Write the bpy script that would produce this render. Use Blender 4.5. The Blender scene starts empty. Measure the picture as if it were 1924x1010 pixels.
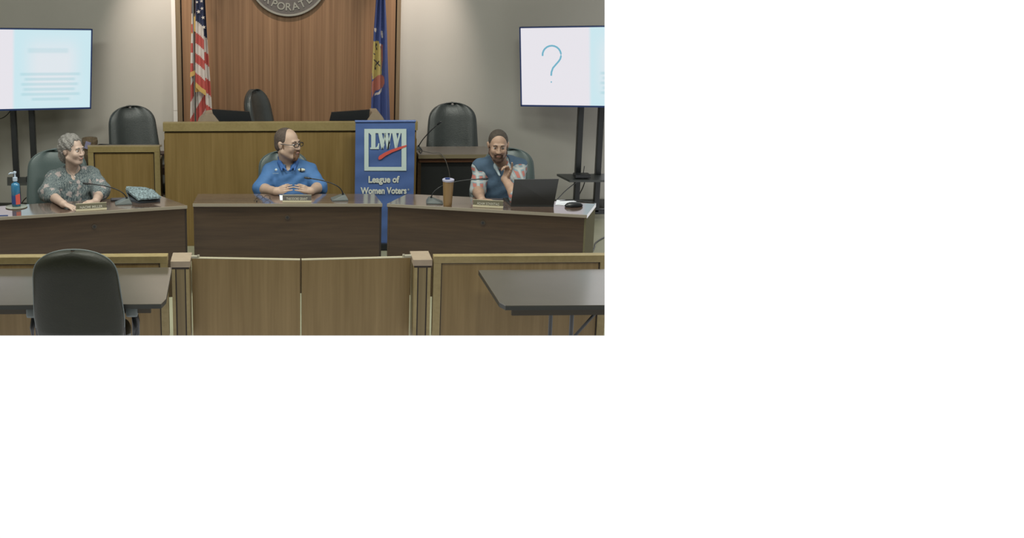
import bpy, bmesh, math, random
import numpy as np
from mathutils import Vector, Matrix

# ------------------------------------------------------------------ camera, world, lights, exposure
scn = bpy.context.scene
COL = scn.collection
FPX = 2260.0                                   # focal length in pixels of the 1924 px wide frame
PITCH = math.atan(501 / FPX)
YAW = math.atan(56 / FPX * math.cos(PITCH))
CAM = Vector((0, 0, 3.1))
cd = bpy.data.cameras.new('camera')
cd.sensor_width = 36.0
cd.lens = FPX / 1924 * 36.0
cd.shift_x = (962 - 568) / 1924
cd.shift_y = -(505 - 315) / 1924
cd.clip_end = 200
cam = bpy.data.objects.new('camera', cd)
COL.objects.link(cam)
cam.location = CAM
cam.rotation_euler = (math.pi / 2 - PITCH, 0, -YAW)
scn.camera = cam

wd = bpy.data.worlds.new('world')
scn.world = wd
wd.use_nodes = True
wd.node_tree.nodes['Background'].inputs[0].default_value = (1, 1, 1, 1)
wd.node_tree.nodes['Background'].inputs[1].default_value = 1.02

scn.view_settings.view_transform = 'Standard'
scn.view_settings.look = 'None'
scn.view_settings.exposure = 0.0
scn.view_settings.gamma = 1.0
scn.view_settings.use_curve_mapping = False


def area_light(name, loc, size, power, color=(1, .93, .82), target=None):
    l = bpy.data.lights.new(name, 'AREA')
    l.shape = 'RECTANGLE'
    l.size, l.size_y = size
    l.energy = power
    l.color = color
    o = bpy.data.objects.new(name, l)
    COL.objects.link(o)
    o.location = loc
    if target:
        o.rotation_euler = (Vector(target) - Vector(loc)).to_track_quat('-Z', 'Y').to_euler()
    return o


def spot_light(name, loc, target, power, angle, blend, color=(1, .86, .76), radius=.05):
    l = bpy.data.lights.new(name, 'SPOT')
    l.energy = power
    l.spot_size = math.radians(angle)
    l.spot_blend = blend
    l.color = color
    l.shadow_soft_size = radius
    o = bpy.data.objects.new(name, l)
    COL.objects.link(o)
    o.location = loc
    o.rotation_euler = (Vector(target) - Vector(loc)).to_track_quat('-Z', 'Y').to_euler()
    return o


for lx, ly, pw in ((-2.6, 8.3, 66), (-.4, 8.3, 66), (1.8, 8.3, 66), (-1.6, 5.2, 44), (1.4, 5.2, 44)):
    area_light('ceiling_panel_light', (lx, ly, 3.72), (1.2, .6), pw, (.97, 1, .90))
spot_light('wall_spot', (-1.1, 11.15, 3.6), (-1.08, 12.0, 1.70), 300, 40, 1.0)
spot_light('wall_spot', (1.5, 11.15, 3.6), (1.42, 12.0, 1.70), 300, 40, 1.0)
spot_light('wall_spot', (0.15, 10.7, 3.6), (0.15, 12.0, 1.1), 165, 62, 1.0)  # added spot without a known fixture, brightens the veneer panel

# ------------------------------------------------------------------ helpers
CR = Vector((math.cos(YAW), -math.sin(YAW), 0))
CF = Vector((math.sin(YAW) * math.cos(PITCH), math.cos(YAW) * math.cos(PITCH), -math.sin(PITCH)))
CU = CR.cross(CF)


def at(px, py, X=None, Y=None, Z=None):
    """a sight line of the photo met with a plane of the room (metres)"""
    d = CF + CR * ((px - 568) / FPX) - CU * ((py - 315) / FPX)
    t = (X - CAM.x) / d.x if X is not None else (Y - CAM.y) / d.y if Y is not None else (Z - CAM.z) / d.z
    return CAM + d * t


def V(*a):
    return Vector(a)


MATS = {}


def mat(name, col, rough=.6, metal=0.0, bump=0, bscale=60, var=0.0, vscale=8, spec=.5, emit=None, estr=1.0, alpha=None, trans=0):
    if name in MATS:
        return MATS[name]
    m = bpy.data.materials.new(name)
    m.use_nodes = True
    nt = m.node_tree
    b = nt.nodes['Principled BSDF']
    b.inputs['Base Color'].default_value = (*col, 1)
    b.inputs['Roughness'].default_value = rough
    b.inputs['Metallic'].default_value = metal
    b.inputs['Specular IOR Level'].default_value = spec
    b.inputs['Transmission Weight'].default_value = trans
    tc = nt.nodes.new('ShaderNodeTexCoord')
    if var:
        n = nt.nodes.new('ShaderNodeTexNoise')
        n.inputs['Scale'].default_value = vscale
        n.inputs['Detail'].default_value = 4
        nt.links.new(tc.outputs['Object'], n.inputs['Vector'])
        r = nt.nodes.new('ShaderNodeValToRGB')
        r.color_ramp.elements[0].position = .3
        r.color_ramp.elements[1].position = .7
        r.color_ramp.elements[0].color = (*[c * (1 - var) for c in col], 1)
        r.color_ramp.elements[1].color = (*[min(1, c * (1 + var)) for c in col], 1)
        nt.links.new(n.outputs['Fac'], r.inputs['Fac'])
        nt.links.new(r.outputs['Color'], b.inputs['Base Color'])
    if bump:
        n = nt.nodes.new('ShaderNodeTexNoise')
        n.inputs['Scale'].default_value = bscale
        n.inputs['Detail'].default_value = 3
        nt.links.new(tc.outputs['Object'], n.inputs['Vector'])
        bp = nt.nodes.new('ShaderNodeBump')
        bp.inputs['Strength'].default_value = bump
        bp.inputs['Distance'].default_value = .01
        nt.links.new(n.outputs['Fac'], bp.inputs['Height'])
        nt.links.new(bp.outputs['Normal'], b.inputs['Normal'])
    if emit:
        b.inputs['Emission Color'].default_value = (*emit, 1)
        b.inputs['Emission Strength'].default_value = estr
    MATS[name] = m
    return m


def wood(name, dark, light, rough=.45, stretch=(55, 55, 1.4), fine=(160, 160, 3), spec=.4, lo=.35, hi=.68, wav=0.0):
    """wood veneer: two stretched noises drive a colour ramp"""
    m = bpy.data.materials.new(name)
    m.use_nodes = True
    nt = m.node_tree
    b = nt.nodes['Principled BSDF']
    b.inputs['Roughness'].default_value = rough
    b.inputs['Specular IOR Level'].default_value = spec
    tc = nt.nodes.new('ShaderNodeTexCoord')
    facs = []
    for sc, det, dis in ((stretch, 3, .4), (fine, 2, .1)):
        mp = nt.nodes.new('ShaderNodeMapping')
        mp.inputs['Scale'].default_value = sc
        nt.links.new(tc.outputs['Object'], mp.inputs['Vector'])
        n = nt.nodes.new('ShaderNodeTexNoise')
        n.inputs['Scale'].default_value = 1
        n.inputs['Detail'].default_value = det
        n.inputs['Distortion'].default_value = dis
        nt.links.new(mp.outputs['Vector'], n.inputs['Vector'])
        facs.append(n.outputs['Fac'])
    mx = nt.nodes.new('ShaderNodeMix')
    mx.data_type = 'FLOAT'
    mx.inputs[0].default_value = .4
    nt.links.new(facs[0], mx.inputs[2])
    nt.links.new(facs[1], mx.inputs[3])
    r = nt.nodes.new('ShaderNodeValToRGB')
    r.color_ramp.elements[0].position = lo
    r.color_ramp.elements[1].position = hi
    r.color_ramp.elements[0].color = (*dark, 1)
    r.color_ramp.elements[1].color = (*light, 1)
    nt.links.new(mx.outputs[0], r.inputs['Fac'])
    nt.links.new(r.outputs['Color'], b.inputs['Base Color'])
    MATS[name] = m
    return m


def tag(o, label=None, cat=None, group=None, kind=None):
    if label: o['label'] = label
    if cat: o['category'] = cat
    if group: o['group'] = group
    if kind: o['kind'] = kind
    return o


def thing(name, label, cat, loc=(0, 0, 0), rz=0, group=None):
    o = bpy.data.objects.new(name, None)
    COL.objects.link(o)
    o.location = loc
    o.rotation_euler = (0, 0, rz)
    o.empty_display_size = .1
    return tag(o, label, cat, group)


def wloc(o):
    v = Vector((0, 0, 0))
    while o:
        v += Vector(o.location)
        o = o.parent
    return v


class MB:
    """collects shapes into one mesh; coordinates are world coordinates unless local=True on build"""
    def __init__(self):
        self.v = []
        self.f = []
        self.mi = []
        self.cur = 0

    def add(self, vs, fs):
        n = len(self.v)
        self.v += [tuple(p) for p in vs]
        self.f += [tuple(i + n for i in f) for f in fs]
        self.mi += [self.cur] * len(fs)
        return self

    def box(self, c, s, rz=0, rx=0, ry=0, bev=0):
        M = Matrix.Translation(c) @ Matrix.Rotation(rz, 4, 'Z') @ Matrix.Rotation(ry, 4, 'Y') @ Matrix.Rotation(rx, 4, 'X')
        x, y, z = s[0] / 2, s[1] / 2, s[2] / 2
        if bev and min(x, y, z) > bev:
            bm = bmesh.new()
            bmesh.ops.create_cube(bm, size=1)
            for v in bm.verts:
                v.co = Vector((v.co.x * s[0], v.co.y * s[1], v.co.z * s[2]))
            bmesh.ops.bevel(bm, geom=bm.edges[:], offset=bev, segments=2, affect='EDGES', profile=.6)
            bm.verts.ensure_lookup_table()
            self.add([M @ v.co for v in bm.verts], [[v.index for v in f.verts] for f in bm.faces])
            bm.free()
            return self
        vs = [M @ Vector((a * x, b * y, d * z)) for a in (-1, 1) for b in (-1, 1) for d in (-1, 1)]
        self.add(vs, [(0, 1, 3, 2), (4, 6, 7, 5), (0, 4, 5, 1), (2, 3, 7, 6), (0, 2, 6, 4), (1, 5, 7, 3)])
        return self

    def box2(self, a, b, bev=0):
        a, b = Vector(a), Vector(b)
        return self.box((a + b) / 2, [abs(b[i] - a[i]) for i in range(3)], bev=bev)

    def prism(self, pts, z0, z1):
        """vertical prism over a plan polygon (x, y)"""
        n = len(pts)
        vs = [(p[0], p[1], z0) for p in pts] + [(p[0], p[1], z1) for p in pts]
        fs = [tuple(range(n))[::-1], tuple(range(n, 2 * n))] + [(i, (i + 1) % n, (i + 1) % n + n, i + n) for i in range(n)]
        return self.add(vs, fs)

    def slab(self, pts, off):
        """polygon of 3D points given a thickness vector"""
        n = len(pts)
        off = Vector(off)
        vs = [Vector(p) for p in pts] + [Vector(p) + off for p in pts]
        fs = [tuple(range(n))[::-1], tuple(range(n, 2 * n))] + [(i, (i + 1) % n, (i + 1) % n + n, i + n) for i in range(n)]
        return self.add(vs, fs)

    def tube(self, path, r, n=10, caps=True):
        path = [Vector(p) for p in path]
        rs = r if isinstance(r, (list, tuple)) else [r] * len(path)
        vs, fs = [], []
        up = Vector((0, 0, 1))
        for i, p in enumerate(path):
            t = (path[min(i + 1, len(path) - 1)] - path[max(i - 1, 0)]).normalized()
            a = t.cross(up)
            if a.length < 1e-3:
                a = t.cross(Vector((0, 1, 0)))
            a.normalize()
            b = t.cross(a)
            for k in range(n):
                q = 2 * math.pi * k / n
                vs.append(p + (a * math.cos(q) + b * math.sin(q)) * rs[i])
        for i in range(len(path) - 1):
            for k in range(n):
                fs.append((i * n + k, i * n + (k + 1) % n, (i + 1) * n + (k + 1) % n, (i + 1) * n + k))
        if caps:
            fs.append(tuple(range(n))[::-1])
            fs.append(tuple(range((len(path) - 1) * n, len(path) * n)))
        return self.add(vs, fs)

    def lathe(self, prof, c=(0, 0, 0), n=28, axis='z'):
        """profile of (radius, height) pairs turned about a vertical axis (or y axis)"""
        vs, fs = [], []
        for r, h in prof:
            for k in range(n):
                q = 2 * math.pi * k / n
                if axis == 'z':
                    vs.append((c[0] + r * math.cos(q), c[1] + r * math.sin(q), c[2] + h))
                else:
                    vs.append((c[0] + r * math.cos(q), c[1] + h, c[2] + r * math.sin(q)))
        for i in range(len(prof) - 1):
            for k in range(n):
                fs.append((i * n + k, i * n + (k + 1) % n, (i + 1) * n + (k + 1) % n, (i + 1) * n + k))
        fs.append(tuple(range(n))[::-1])
        fs.append(tuple(range((len(prof) - 1) * n, len(prof) * n)))
        return self.add(vs, fs)

    def build(self, name, mats, parent=None, smooth=False, local=False, angle=None):
        me = bpy.data.meshes.new(name)
        off = Vector((0, 0, 0)) if (parent is None or local) else wloc(parent)
        me.from_pydata([tuple(Vector(p) - off) for p in self.v], [], self.f)
        mats = mats if isinstance(mats, (list, tuple)) else [mats]
        for m in mats:
            me.materials.append(m)
        me.polygons.foreach_set('material_index', self.mi)
        bm = bmesh.new()
        bm.from_mesh(me)
        bmesh.ops.recalc_face_normals(bm, faces=bm.faces[:])
        bm.to_mesh(me)
        bm.free()
        o = bpy.data.objects.new(name, me)
        COL.objects.link(o)
        if parent is not None:
            o.parent = parent
        if smooth:
            me.polygons.foreach_set('use_smooth', [True] * len(me.polygons))
            if angle:
                me.set_sharp_from_angle(angle=math.radians(angle))
        return o


def struct(name, mb, m, **k):
    return tag(mb.build(name, m, **k), kind='structure')


def copy_tree(o, parent=None):
    c = o.copy()
    COL.objects.link(c)
    c.parent = parent
    for ch in list(o.children):
        copy_tree(ch, c)
    return c


def text_mesh(txt, size, extrude=.001, bold=0.0, align='CENTER', space=1.0):
    cu = bpy.data.curves.new('lettering', 'FONT')
    cu.body = txt
    cu.size = size
    cu.extrude = extrude
    cu.offset = bold
    cu.align_x = align
    cu.space_character = space
    cu.resolution_u = 3
    o = bpy.data.objects.new('lettering', cu)
    COL.objects.link(o)
    dg = bpy.context.evaluated_depsgraph_get()
    dg.update()
    me = bpy.data.meshes.new_from_object(o.evaluated_get(dg))
    vs = [v.co.copy() for v in me.vertices]
    fs = [tuple(p.vertices) for p in me.polygons]
    bpy.data.objects.remove(o)
    bpy.data.meshes.remove(me)
    return vs, fs


def put_text(mb, txt, size, M, width=None, **k):
    """text standing in the plane x-z of matrix M, facing its -y"""
    vs, fs = text_mesh(txt, size, **k)
    if width:
        x0 = min(v.x for v in vs); x1 = max(v.x for v in vs)
        s = width / (x1 - x0)
        for v in vs:
            v.x *= s
    mb.add([M @ Vector((v.x, -v.z, v.y)) for v in vs], fs)
    return mb


# ------------------------------------------------------------------ implicit surfaces for bodies and soft things
class Sdf:
    def __init__(self, vox=.006):
        self.p = []
        self.vox = vox

    def ell(self, c, r, R=None, k=.02, op='u'):
        c = np.array(c, float); r = np.array(r, float)
        R = np.eye(3) if R is None else np.array(R)

        def fn(P):
            q = (P - c) @ R
            k0 = np.linalg.norm(q / r, axis=-1)
            k1 = np.linalg.norm(q / (r * r), axis=-1) + 1e-9
            return k0 * (k0 - 1) / k1
        m = max(r)
        self.p.append((fn, c - m, c + m, k, op))
        return self

    def cap(self, a, b, ra, rb=None, k=.02, op='u', flat=None):
        a = np.array(a, float); b = np.array(b, float)
        rb = ra if rb is None else rb

        def fn(P):
            ab = b - a
            t = np.clip(((P - a) @ ab) / (ab @ ab + 1e-12), 0, 1)
            return np.linalg.norm(P - a - t[..., None] * ab, axis=-1) - (ra + (rb - ra) * t)
        m = max(ra, rb)
        self.p.append((fn, np.minimum(a, b) - m, np.maximum(a, b) + m, k, op))
        return self

    def cut(self, pt, n, k=.004):
        """remove everything on the side the normal points to, over the whole field"""
        pt = np.array(pt, float); n = np.array(n, float); n /= np.linalg.norm(n)
        self.p.append((lambda P: -((P - pt) @ n), None, None, k, 's'))
        return self

    def mesh(self, disp=None, smooth_iter=1):
        h = self.vox
        add = [p for p in self.p if p[4] == 'u']
        lo = np.min([p[1] for p in add], axis=0) - 4 * h
        hi = np.max([p[2] for p in add], axis=0) + 4 * h
        n = np.ceil((hi - lo) / h).astype(int) + 1
        ax = [lo[i] + h * np.arange(n[i]) for i in range(3)]
        D = np.full(n, .2, dtype=np.float32)
        for fn, a, b, k, op in self.p:
            if a is None:
                sl = (slice(0, n[0]), slice(0, n[1]), slice(0, n[2]))
            else:
                i0 = np.maximum(np.floor((a - k - 3 * h - lo) / h).astype(int), 0)
                i1 = np.minimum(np.ceil((b + k + 3 * h - lo) / h).astype(int) + 1, n)
                if np.any(i1 <= i0):
                    continue
                sl = tuple(slice(i0[i], i1[i]) for i in range(3))
            g = np.stack(np.meshgrid(ax[0][sl[0]], ax[1][sl[1]], ax[2][sl[2]], indexing='ij'), -1)
            d = fn(g)
            cur = D[sl]
            if op == 'u':
                hh = np.clip(.5 + .5 * (cur - d) / k, 0, 1)
                D[sl] = cur * (1 - hh) + d * hh - k * hh * (1 - hh)
            else:
                d = -d
                hh = np.clip(.5 - .5 * (cur - d) / k, 0, 1)
                D[sl] = cur * (1 - hh) + d * hh + k * hh * (1 - hh)
        if disp is not None:
            g = np.stack(np.meshgrid(*ax, indexing='ij'), -1)
            D = D + disp(g)
        return surface_nets(D, lo, h)

    def build(self, name, m, parent=None, disp=None):
        v, f = self.mesh(disp)
        me = bpy.data.meshes.new(name)
        off = np.array(wloc(parent)) if parent is not None else np.zeros(3)
        me.from_pydata((v - off).tolist(), [], f.tolist())
        ms = m if isinstance(m, (list, tuple)) else [m]
        for x in ms:
            me.materials.append(x)
        me.polygons.foreach_set('use_smooth', [True] * len(me.polygons))
        o = bpy.data.objects.new(name, me)
        COL.objects.link(o)
        if parent is not None:
            o.parent = parent
        return o


def surface_nets(D, lo, h):
    ins = D < 0
    c = [(i, j, k) for i in (0, 1) for j in (0, 1) for k in (0, 1)]
    nx, ny, nz = D.shape

    def corner(A, o):
        return A[o[0]:nx - 1 + o[0], o[1]:ny - 1 + o[1], o[2]:nz - 1 + o[2]]
    cnt = sum(corner(ins, o).astype(np.int8) for o in c)
    act = (cnt > 0) & (cnt < 8)
    idx = np.argwhere(act)
    vid = np.full(act.shape, -1, int)
    vid[act] = np.arange(len(idx))
    pos = np.zeros((len(idx), 3)); w = np.zeros(len(idx))
    I = idx
    for a in range(8):
        for b in range(a + 1, 8):
            oa, ob = np.array(c[a]), np.array(c[b])
            if np.abs(oa - ob).sum() != 1:
                continue
            da = D[I[:, 0] + oa[0], I[:, 1] + oa[1], I[:, 2] + oa[2]]
            db = D[I[:, 0] + ob[0], I[:, 1] + ob[1], I[:, 2] + ob[2]]
            m = (da < 0) != (db < 0)
            t = np.where(m, da / np.where(m, da - db, 1), 0)
            p = oa + t[:, None] * (ob - oa)
            pos[m] += p[m]
            w[m] += 1
    P = lo + h * (I + pos / w[:, None])
    quads = []
    for ax in range(3):
        sl0 = [slice(None)] * 3; sl1 = [slice(None)] * 3
        sl0[ax] = slice(0, -1); sl1[ax] = slice(1, None)
        e = ins[tuple(sl0)] != ins[tuple(sl1)]
        E = np.argwhere(e)
        u, v = [(1, 2), (2, 0), (0, 1)][ax]
        ok = (E[:, u] > 0) & (E[:, v] > 0) & (E[:, u] < D.shape[u] - 1) & (E[:, v] < D.shape[v] - 1)
        E = E[ok]
        flip = ins[tuple(E.T)]

        def g(du, dv):
            q = E.copy(); q[:, u] -= du; q[:, v] -= dv
            return vid[tuple(q.T)]
        a, b, cc, d = g(1, 1), g(0, 1), g(0, 0), g(1, 0)
        Q = np.stack([a, b, cc, d], 1)
        Q[~flip] = Q[~flip][:, ::-1]
        quads.append(Q)
    return P, np.concatenate(quads)


def rotz(a):
    return np.array([[math.cos(a), -math.sin(a), 0], [math.sin(a), math.cos(a), 0], [0, 0, 1]])


def rotx(a):
    return np.array([[1, 0, 0], [0, math.cos(a), -math.sin(a)], [0, math.sin(a), math.cos(a)]])


def roty(a):
    return np.array([[math.cos(a), 0, math.sin(a)], [0, 1, 0], [-math.sin(a), 0, math.cos(a)]])


# ------------------------------------------------------------------ materials
M_wall = mat('painted_wall', (.40, .385, .35), .85, var=.03, vscale=1.5, bump=.05, bscale=200)
M_ceil = mat('ceiling_tile', (.5, .49, .46), .9)
M_floor = mat('pale_floor_tile', (.33, .325, .23), .5, var=.06, vscale=3)
M_panel = wood('walnut_wall_veneer', (.14, .075, .038), (.27, .16, .088), .5, (34, 34, .35), (140, 140, 1.2), lo=.32, hi=.70)
M_trimw = wood('olive_oak_trim', (.14, .10, .06), (.2, .15, .09), .5)
M_white = mat('white_paint', (.62, .6, .57), .6)
M_oak = wood('oak_veneer', (.17, .108, .035), (.26, .175, .068), .42, (14, 14, .9), (60, 60, 2.0), lo=.3, hi=.72)
M_oak_edge = wood('oak_edging', (.23, .175, .075), (.30, .235, .11), .4, (5, 5, 5), (40, 40, 40))
M_gate = wood('oak_gate_veneer', (.155, .10, .033), (.235, .16, .066), .4, (12, 12, .8), (60, 60, 2.0), lo=.3, hi=.72)
M_post = wood('oak_post', (.15, .11, .05), (.20, .15, .07), .45, (30, 30, 1), (60, 60, 2))
M_cap = mat('post_cap_wood', (.30, .235, .17), .5, var=.05, vscale=20)
M_groove = mat('dark_groove', (.02, .012, .008), .7)
M_walnut = wood('dark_walnut_laminate', (.040, .024, .012), (.066, .041, .021), .35, (1.2, 1.2, 18), (4, 4, 60))
M_dtop = wood('dark_walnut_desktop', (.085, .058, .045), (.125, .085, .068), .12, (3, 12, 12), (10, 60, 60), spec=.8)
M_dtop.node_tree.nodes['Principled BSDF'].inputs['Coat Weight'].default_value = .8
M_dtop.node_tree.nodes['Principled BSDF'].inputs['Coat Roughness'].default_value = .10
M_dedge = mat('pale_desk_edge', (.25, .22, .17), .35)
M_dside = mat('desk_side_olive', (.13, .12, .07), .9, spec=.05)
M_table = mat('grey_brown_tabletop', (.085, .075, .06), .14, var=.05, spec=.8)
M_table.node_tree.nodes['Principled BSDF'].inputs['Coat Weight'].default_value = .8
M_table.node_tree.nodes['Principled BSDF'].inputs['Coat Roughness'].default_value = .28
M_tedge = mat('table_edge_dark', (.03, .032, .03), .4)
M_black = mat('black_metal', (.012, .014, .016), .4)
M_blackp = mat('black_plastic', (.015, .017, .02), .35)
M_bkframe = mat('television_frame_blue_black', (.025, .05, .17), .35)
M_leather = mat('dark_grey_leather', (.035, .042, .042), .36, bump=.12, bscale=90, var=.08, vscale=10, spec=.55)
M_leather2 = mat('green_black_leather', (.016, .0175, .010), .5, bump=.12, bscale=90, var=.08, vscale=10, spec=.3)
M_leather3 = mat('green_grey_leather', (.06, .085, .085), .4, bump=.1, bscale=90, spec=.5)
M_arm = mat('grey_arm_pad', (.13, .155, .155), .45)
M_chrome = mat('satin_metal', (.5, .5, .48), .3, 1.0)
M_brass = mat('brass_strip', (.72, .66, .48), .35, .2)
M_plate = mat('name_plate_bronze', (.135, .125, .085), .45)
M_plateg = mat('name_plate_grey', (.11, .105, .10), .45)
M_letter = mat('cream_lettering', (.52, .50, .42), .6)
M_bluefab = mat('banner_blue_vinyl', (.075, .135, .34), .45, var=.06, vscale=5)
M_bwhite = mat('banner_pale_print', (.55, .66, .64), .5)
M_bred = mat('banner_red_print', (.62, .10, .08), .5)
M_skin = mat('skin', (.42, .295, .225), .55, var=.06, vscale=25)
M_skin2 = mat('pale_skin', (.46, .335, .275), .55, var=.06, vscale=25)
M_skin3 = mat('tanned_skin', (.36, .235, .17), .55, var=.08, vscale=25)
M_hairg = mat('grey_hair', (.20, .19, .18), .8, bump=.8, bscale=140, var=.35, vscale=45)
M_hairb = mat('brown_grey_hair', (.075, .055, .045), .8, bump=.5, bscale=200, var=.3, vscale=60)
M_beard = mat('red_brown_beard', (.17, .095, .055), .9, bump=.5, bscale=200, var=.2, vscale=60)
M_beard2 = mat('dark_brown_beard', (.10, .06, .045), .9, bump=.5, bscale=200, var=.2, vscale=60)
M_polo = mat('royal_blue_polo', (.05, .14, .33), .75, bump=.25, bscale=25, var=.10, vscale=9)
M_polod = mat('royal_blue_collar', (.025, .09, .28), .75)
M_vest = mat('slate_blue_fleece', (.055, .095, .15), .9, bump=.3, bscale=35, var=.14, vscale=12)
M_trouser = mat('dark_trousers', (.03, .035, .05), .9)
M_shoe = mat('black_shoes', (.02, .018, .016), .5)
M_eyew = mat('eye_white', (.55, .52, .5), .3)
M_iris = mat('dark_iris', (.03, .02, .015), .3)
M_lip = mat('lips', (.38, .17, .14), .6)
M_paper = mat('white_paper', (.72, .74, .8), .7)
M_gold = mat('gold_fringe', (.52, .33, .10), .7, bump=.6, bscale=200)
M_fred = mat('flag_red', (.40, .075, .065), .75)
M_fwhite = mat('flag_white', (.52, .47, .44), .75)
M_fblue = mat('flag_navy', (.025, .032, .075), .75)
M_sblue = mat('state_flag_blue', (.05, .075, .22), .7)
M_sgold = mat('state_flag_gold', (.42, .34, .12), .7)


def blouse_material():
    m = mat('speckled_grey_blouse', (.1, .11, .12), .85)
    nt = m.node_tree
    b = nt.nodes['Principled BSDF']
    tc = nt.nodes.new('ShaderNodeTexCoord')
    mp = nt.nodes.new('ShaderNodeMapping'); mp.inputs['Scale'].default_value = (170, 170, 25)
    nt.links.new(tc.outputs['Object'], mp.inputs['Vector'])
    n = nt.nodes.new('ShaderNodeTexNoise'); n.inputs['Scale'].default_value = 1; n.inputs['Detail'].default_value = 2
    nt.links.new(mp.outputs['Vector'], n.inputs['Vector'])
    r = nt.nodes.new('ShaderNodeValToRGB')
    r.color_ramp.elements[0].position = .4; r.color_ramp.elements[1].position = .62
    r.color_ramp.elements[0].color = (.045, .065, .078, 1); r.color_ramp.elements[1].color = (.20, .23, .23, 1)
    nt.links.new(n.outputs['Fac'], r.inputs['Fac'])
    # scattered pink-grey blossoms
    vo = nt.nodes.new('ShaderNodeTexVoronoi'); vo.inputs['Scale'].default_value = 13
    n2 = nt.nodes.new('ShaderNodeTexNoise'); n2.inputs['Scale'].default_value = 40
    nt.links.new(tc.outputs['Object'], n2.inputs['Vector'])
    mxv = nt.nodes.new('ShaderNodeMix'); mxv.data_type = 'VECTOR'; mxv.inputs[0].default_value = .06
    nt.links.new(tc.outputs['Object'], mxv.inputs[4]); nt.links.new(n2.outputs['Color'], mxv.inputs[5])
    nt.links.new(mxv.outputs[1], vo.inputs['Vector'])
    r2 = nt.nodes.new('ShaderNodeValToRGB')
    r2.color_ramp.elements[0].position = .24; r2.color_ramp.elements[1].position = .30
    r2.color_ramp.elements[0].color = (1, 1, 1, 1); r2.color_ramp.elements[1].color = (0, 0, 0, 1)
    nt.links.new(vo.outputs['Distance'], r2.inputs['Fac'])
    mx = nt.nodes.new('ShaderNodeMix'); mx.data_type = 'RGBA'
    nt.links.new(r2.outputs['Color'], mx.inputs[0])
    nt.links.new(r.outputs['Color'], mx.inputs[6])
    mx.inputs[7].default_value = (.33, .28, .275, 1)
    nt.links.new(mx.outputs[2], b.inputs['Base Color'])
    return m


def plaid_material():
    m = mat('plaid_shirt_cloth', (.5, .5, .5), .85)
    nt = m.node_tree
    b = nt.nodes['Principled BSDF']
    tc = nt.nodes.new('ShaderNodeTexCoord')
    sp = nt.nodes.new('ShaderNodeSeparateXYZ')
    nt.links.new(tc.outputs['Object'], sp.inputs[0])

    def band(out, freq, thr, ph):
        a = nt.nodes.new('ShaderNodeMath'); a.operation = 'MULTIPLY'; a.inputs[1].default_value = freq
        nt.links.new(out, a.inputs[0])
        c0 = nt.nodes.new('ShaderNodeMath'); c0.operation = 'ADD'; c0.inputs[1].default_value = ph
        nt.links.new(a.outputs[0], c0.inputs[0])
        s = nt.nodes.new('ShaderNodeMath'); s.operation = 'SINE'
        nt.links.new(c0.outputs[0], s.inputs[0])
        g = nt.nodes.new('ShaderNodeMath'); g.operation = 'GREATER_THAN'; g.inputs[1].default_value = thr
        nt.links.new(s.outputs[0], g.inputs[0])
        return g.outputs[0]

    def mix(fac, c1, col):
        x = nt.nodes.new('ShaderNodeMix'); x.data_type = 'RGBA'
        nt.links.new(fac, x.inputs[0])
        if hasattr(c1, 'name'): nt.links.new(c1, x.inputs[6])
        else: x.inputs[6].default_value = c1
        x.inputs[7].default_value = col
        return x.outputs[2]

    def mul(a, b_):
        x = nt.nodes.new('ShaderNodeMath'); x.operation = 'MULTIPLY'
        nt.links.new(a, x.inputs[0]); nt.links.new(b_, x.inputs[1])
        return x.outputs[0]
    f = 2 * math.pi / .055
    bx = band(sp.outputs[0], f, .0, 0.6)
    bz = band(sp.outputs[2], f, .0, 2.2)
    tx = band(sp.outputs[0], f, .85, 3.9)
    tz = band(sp.outputs[2], f, .85, 5.5)
    c = mix(bx, (.31, .34, .35, 1), (.17, .25, .29, 1))
    c = mix(bz, c, (.24, .30, .32, 1))
    c = mix(mul(bx, bz), c, (.36, .13, .11, 1))
    c = mix(tx, c, (.37, .38, .38, 1))
    c = mix(tz, c, (.37, .38, .38, 1))
    nt.links.new(c, b.inputs['Base Color'])
    return m


M_blouse = blouse_material()
M_plaid = plaid_material()


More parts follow.
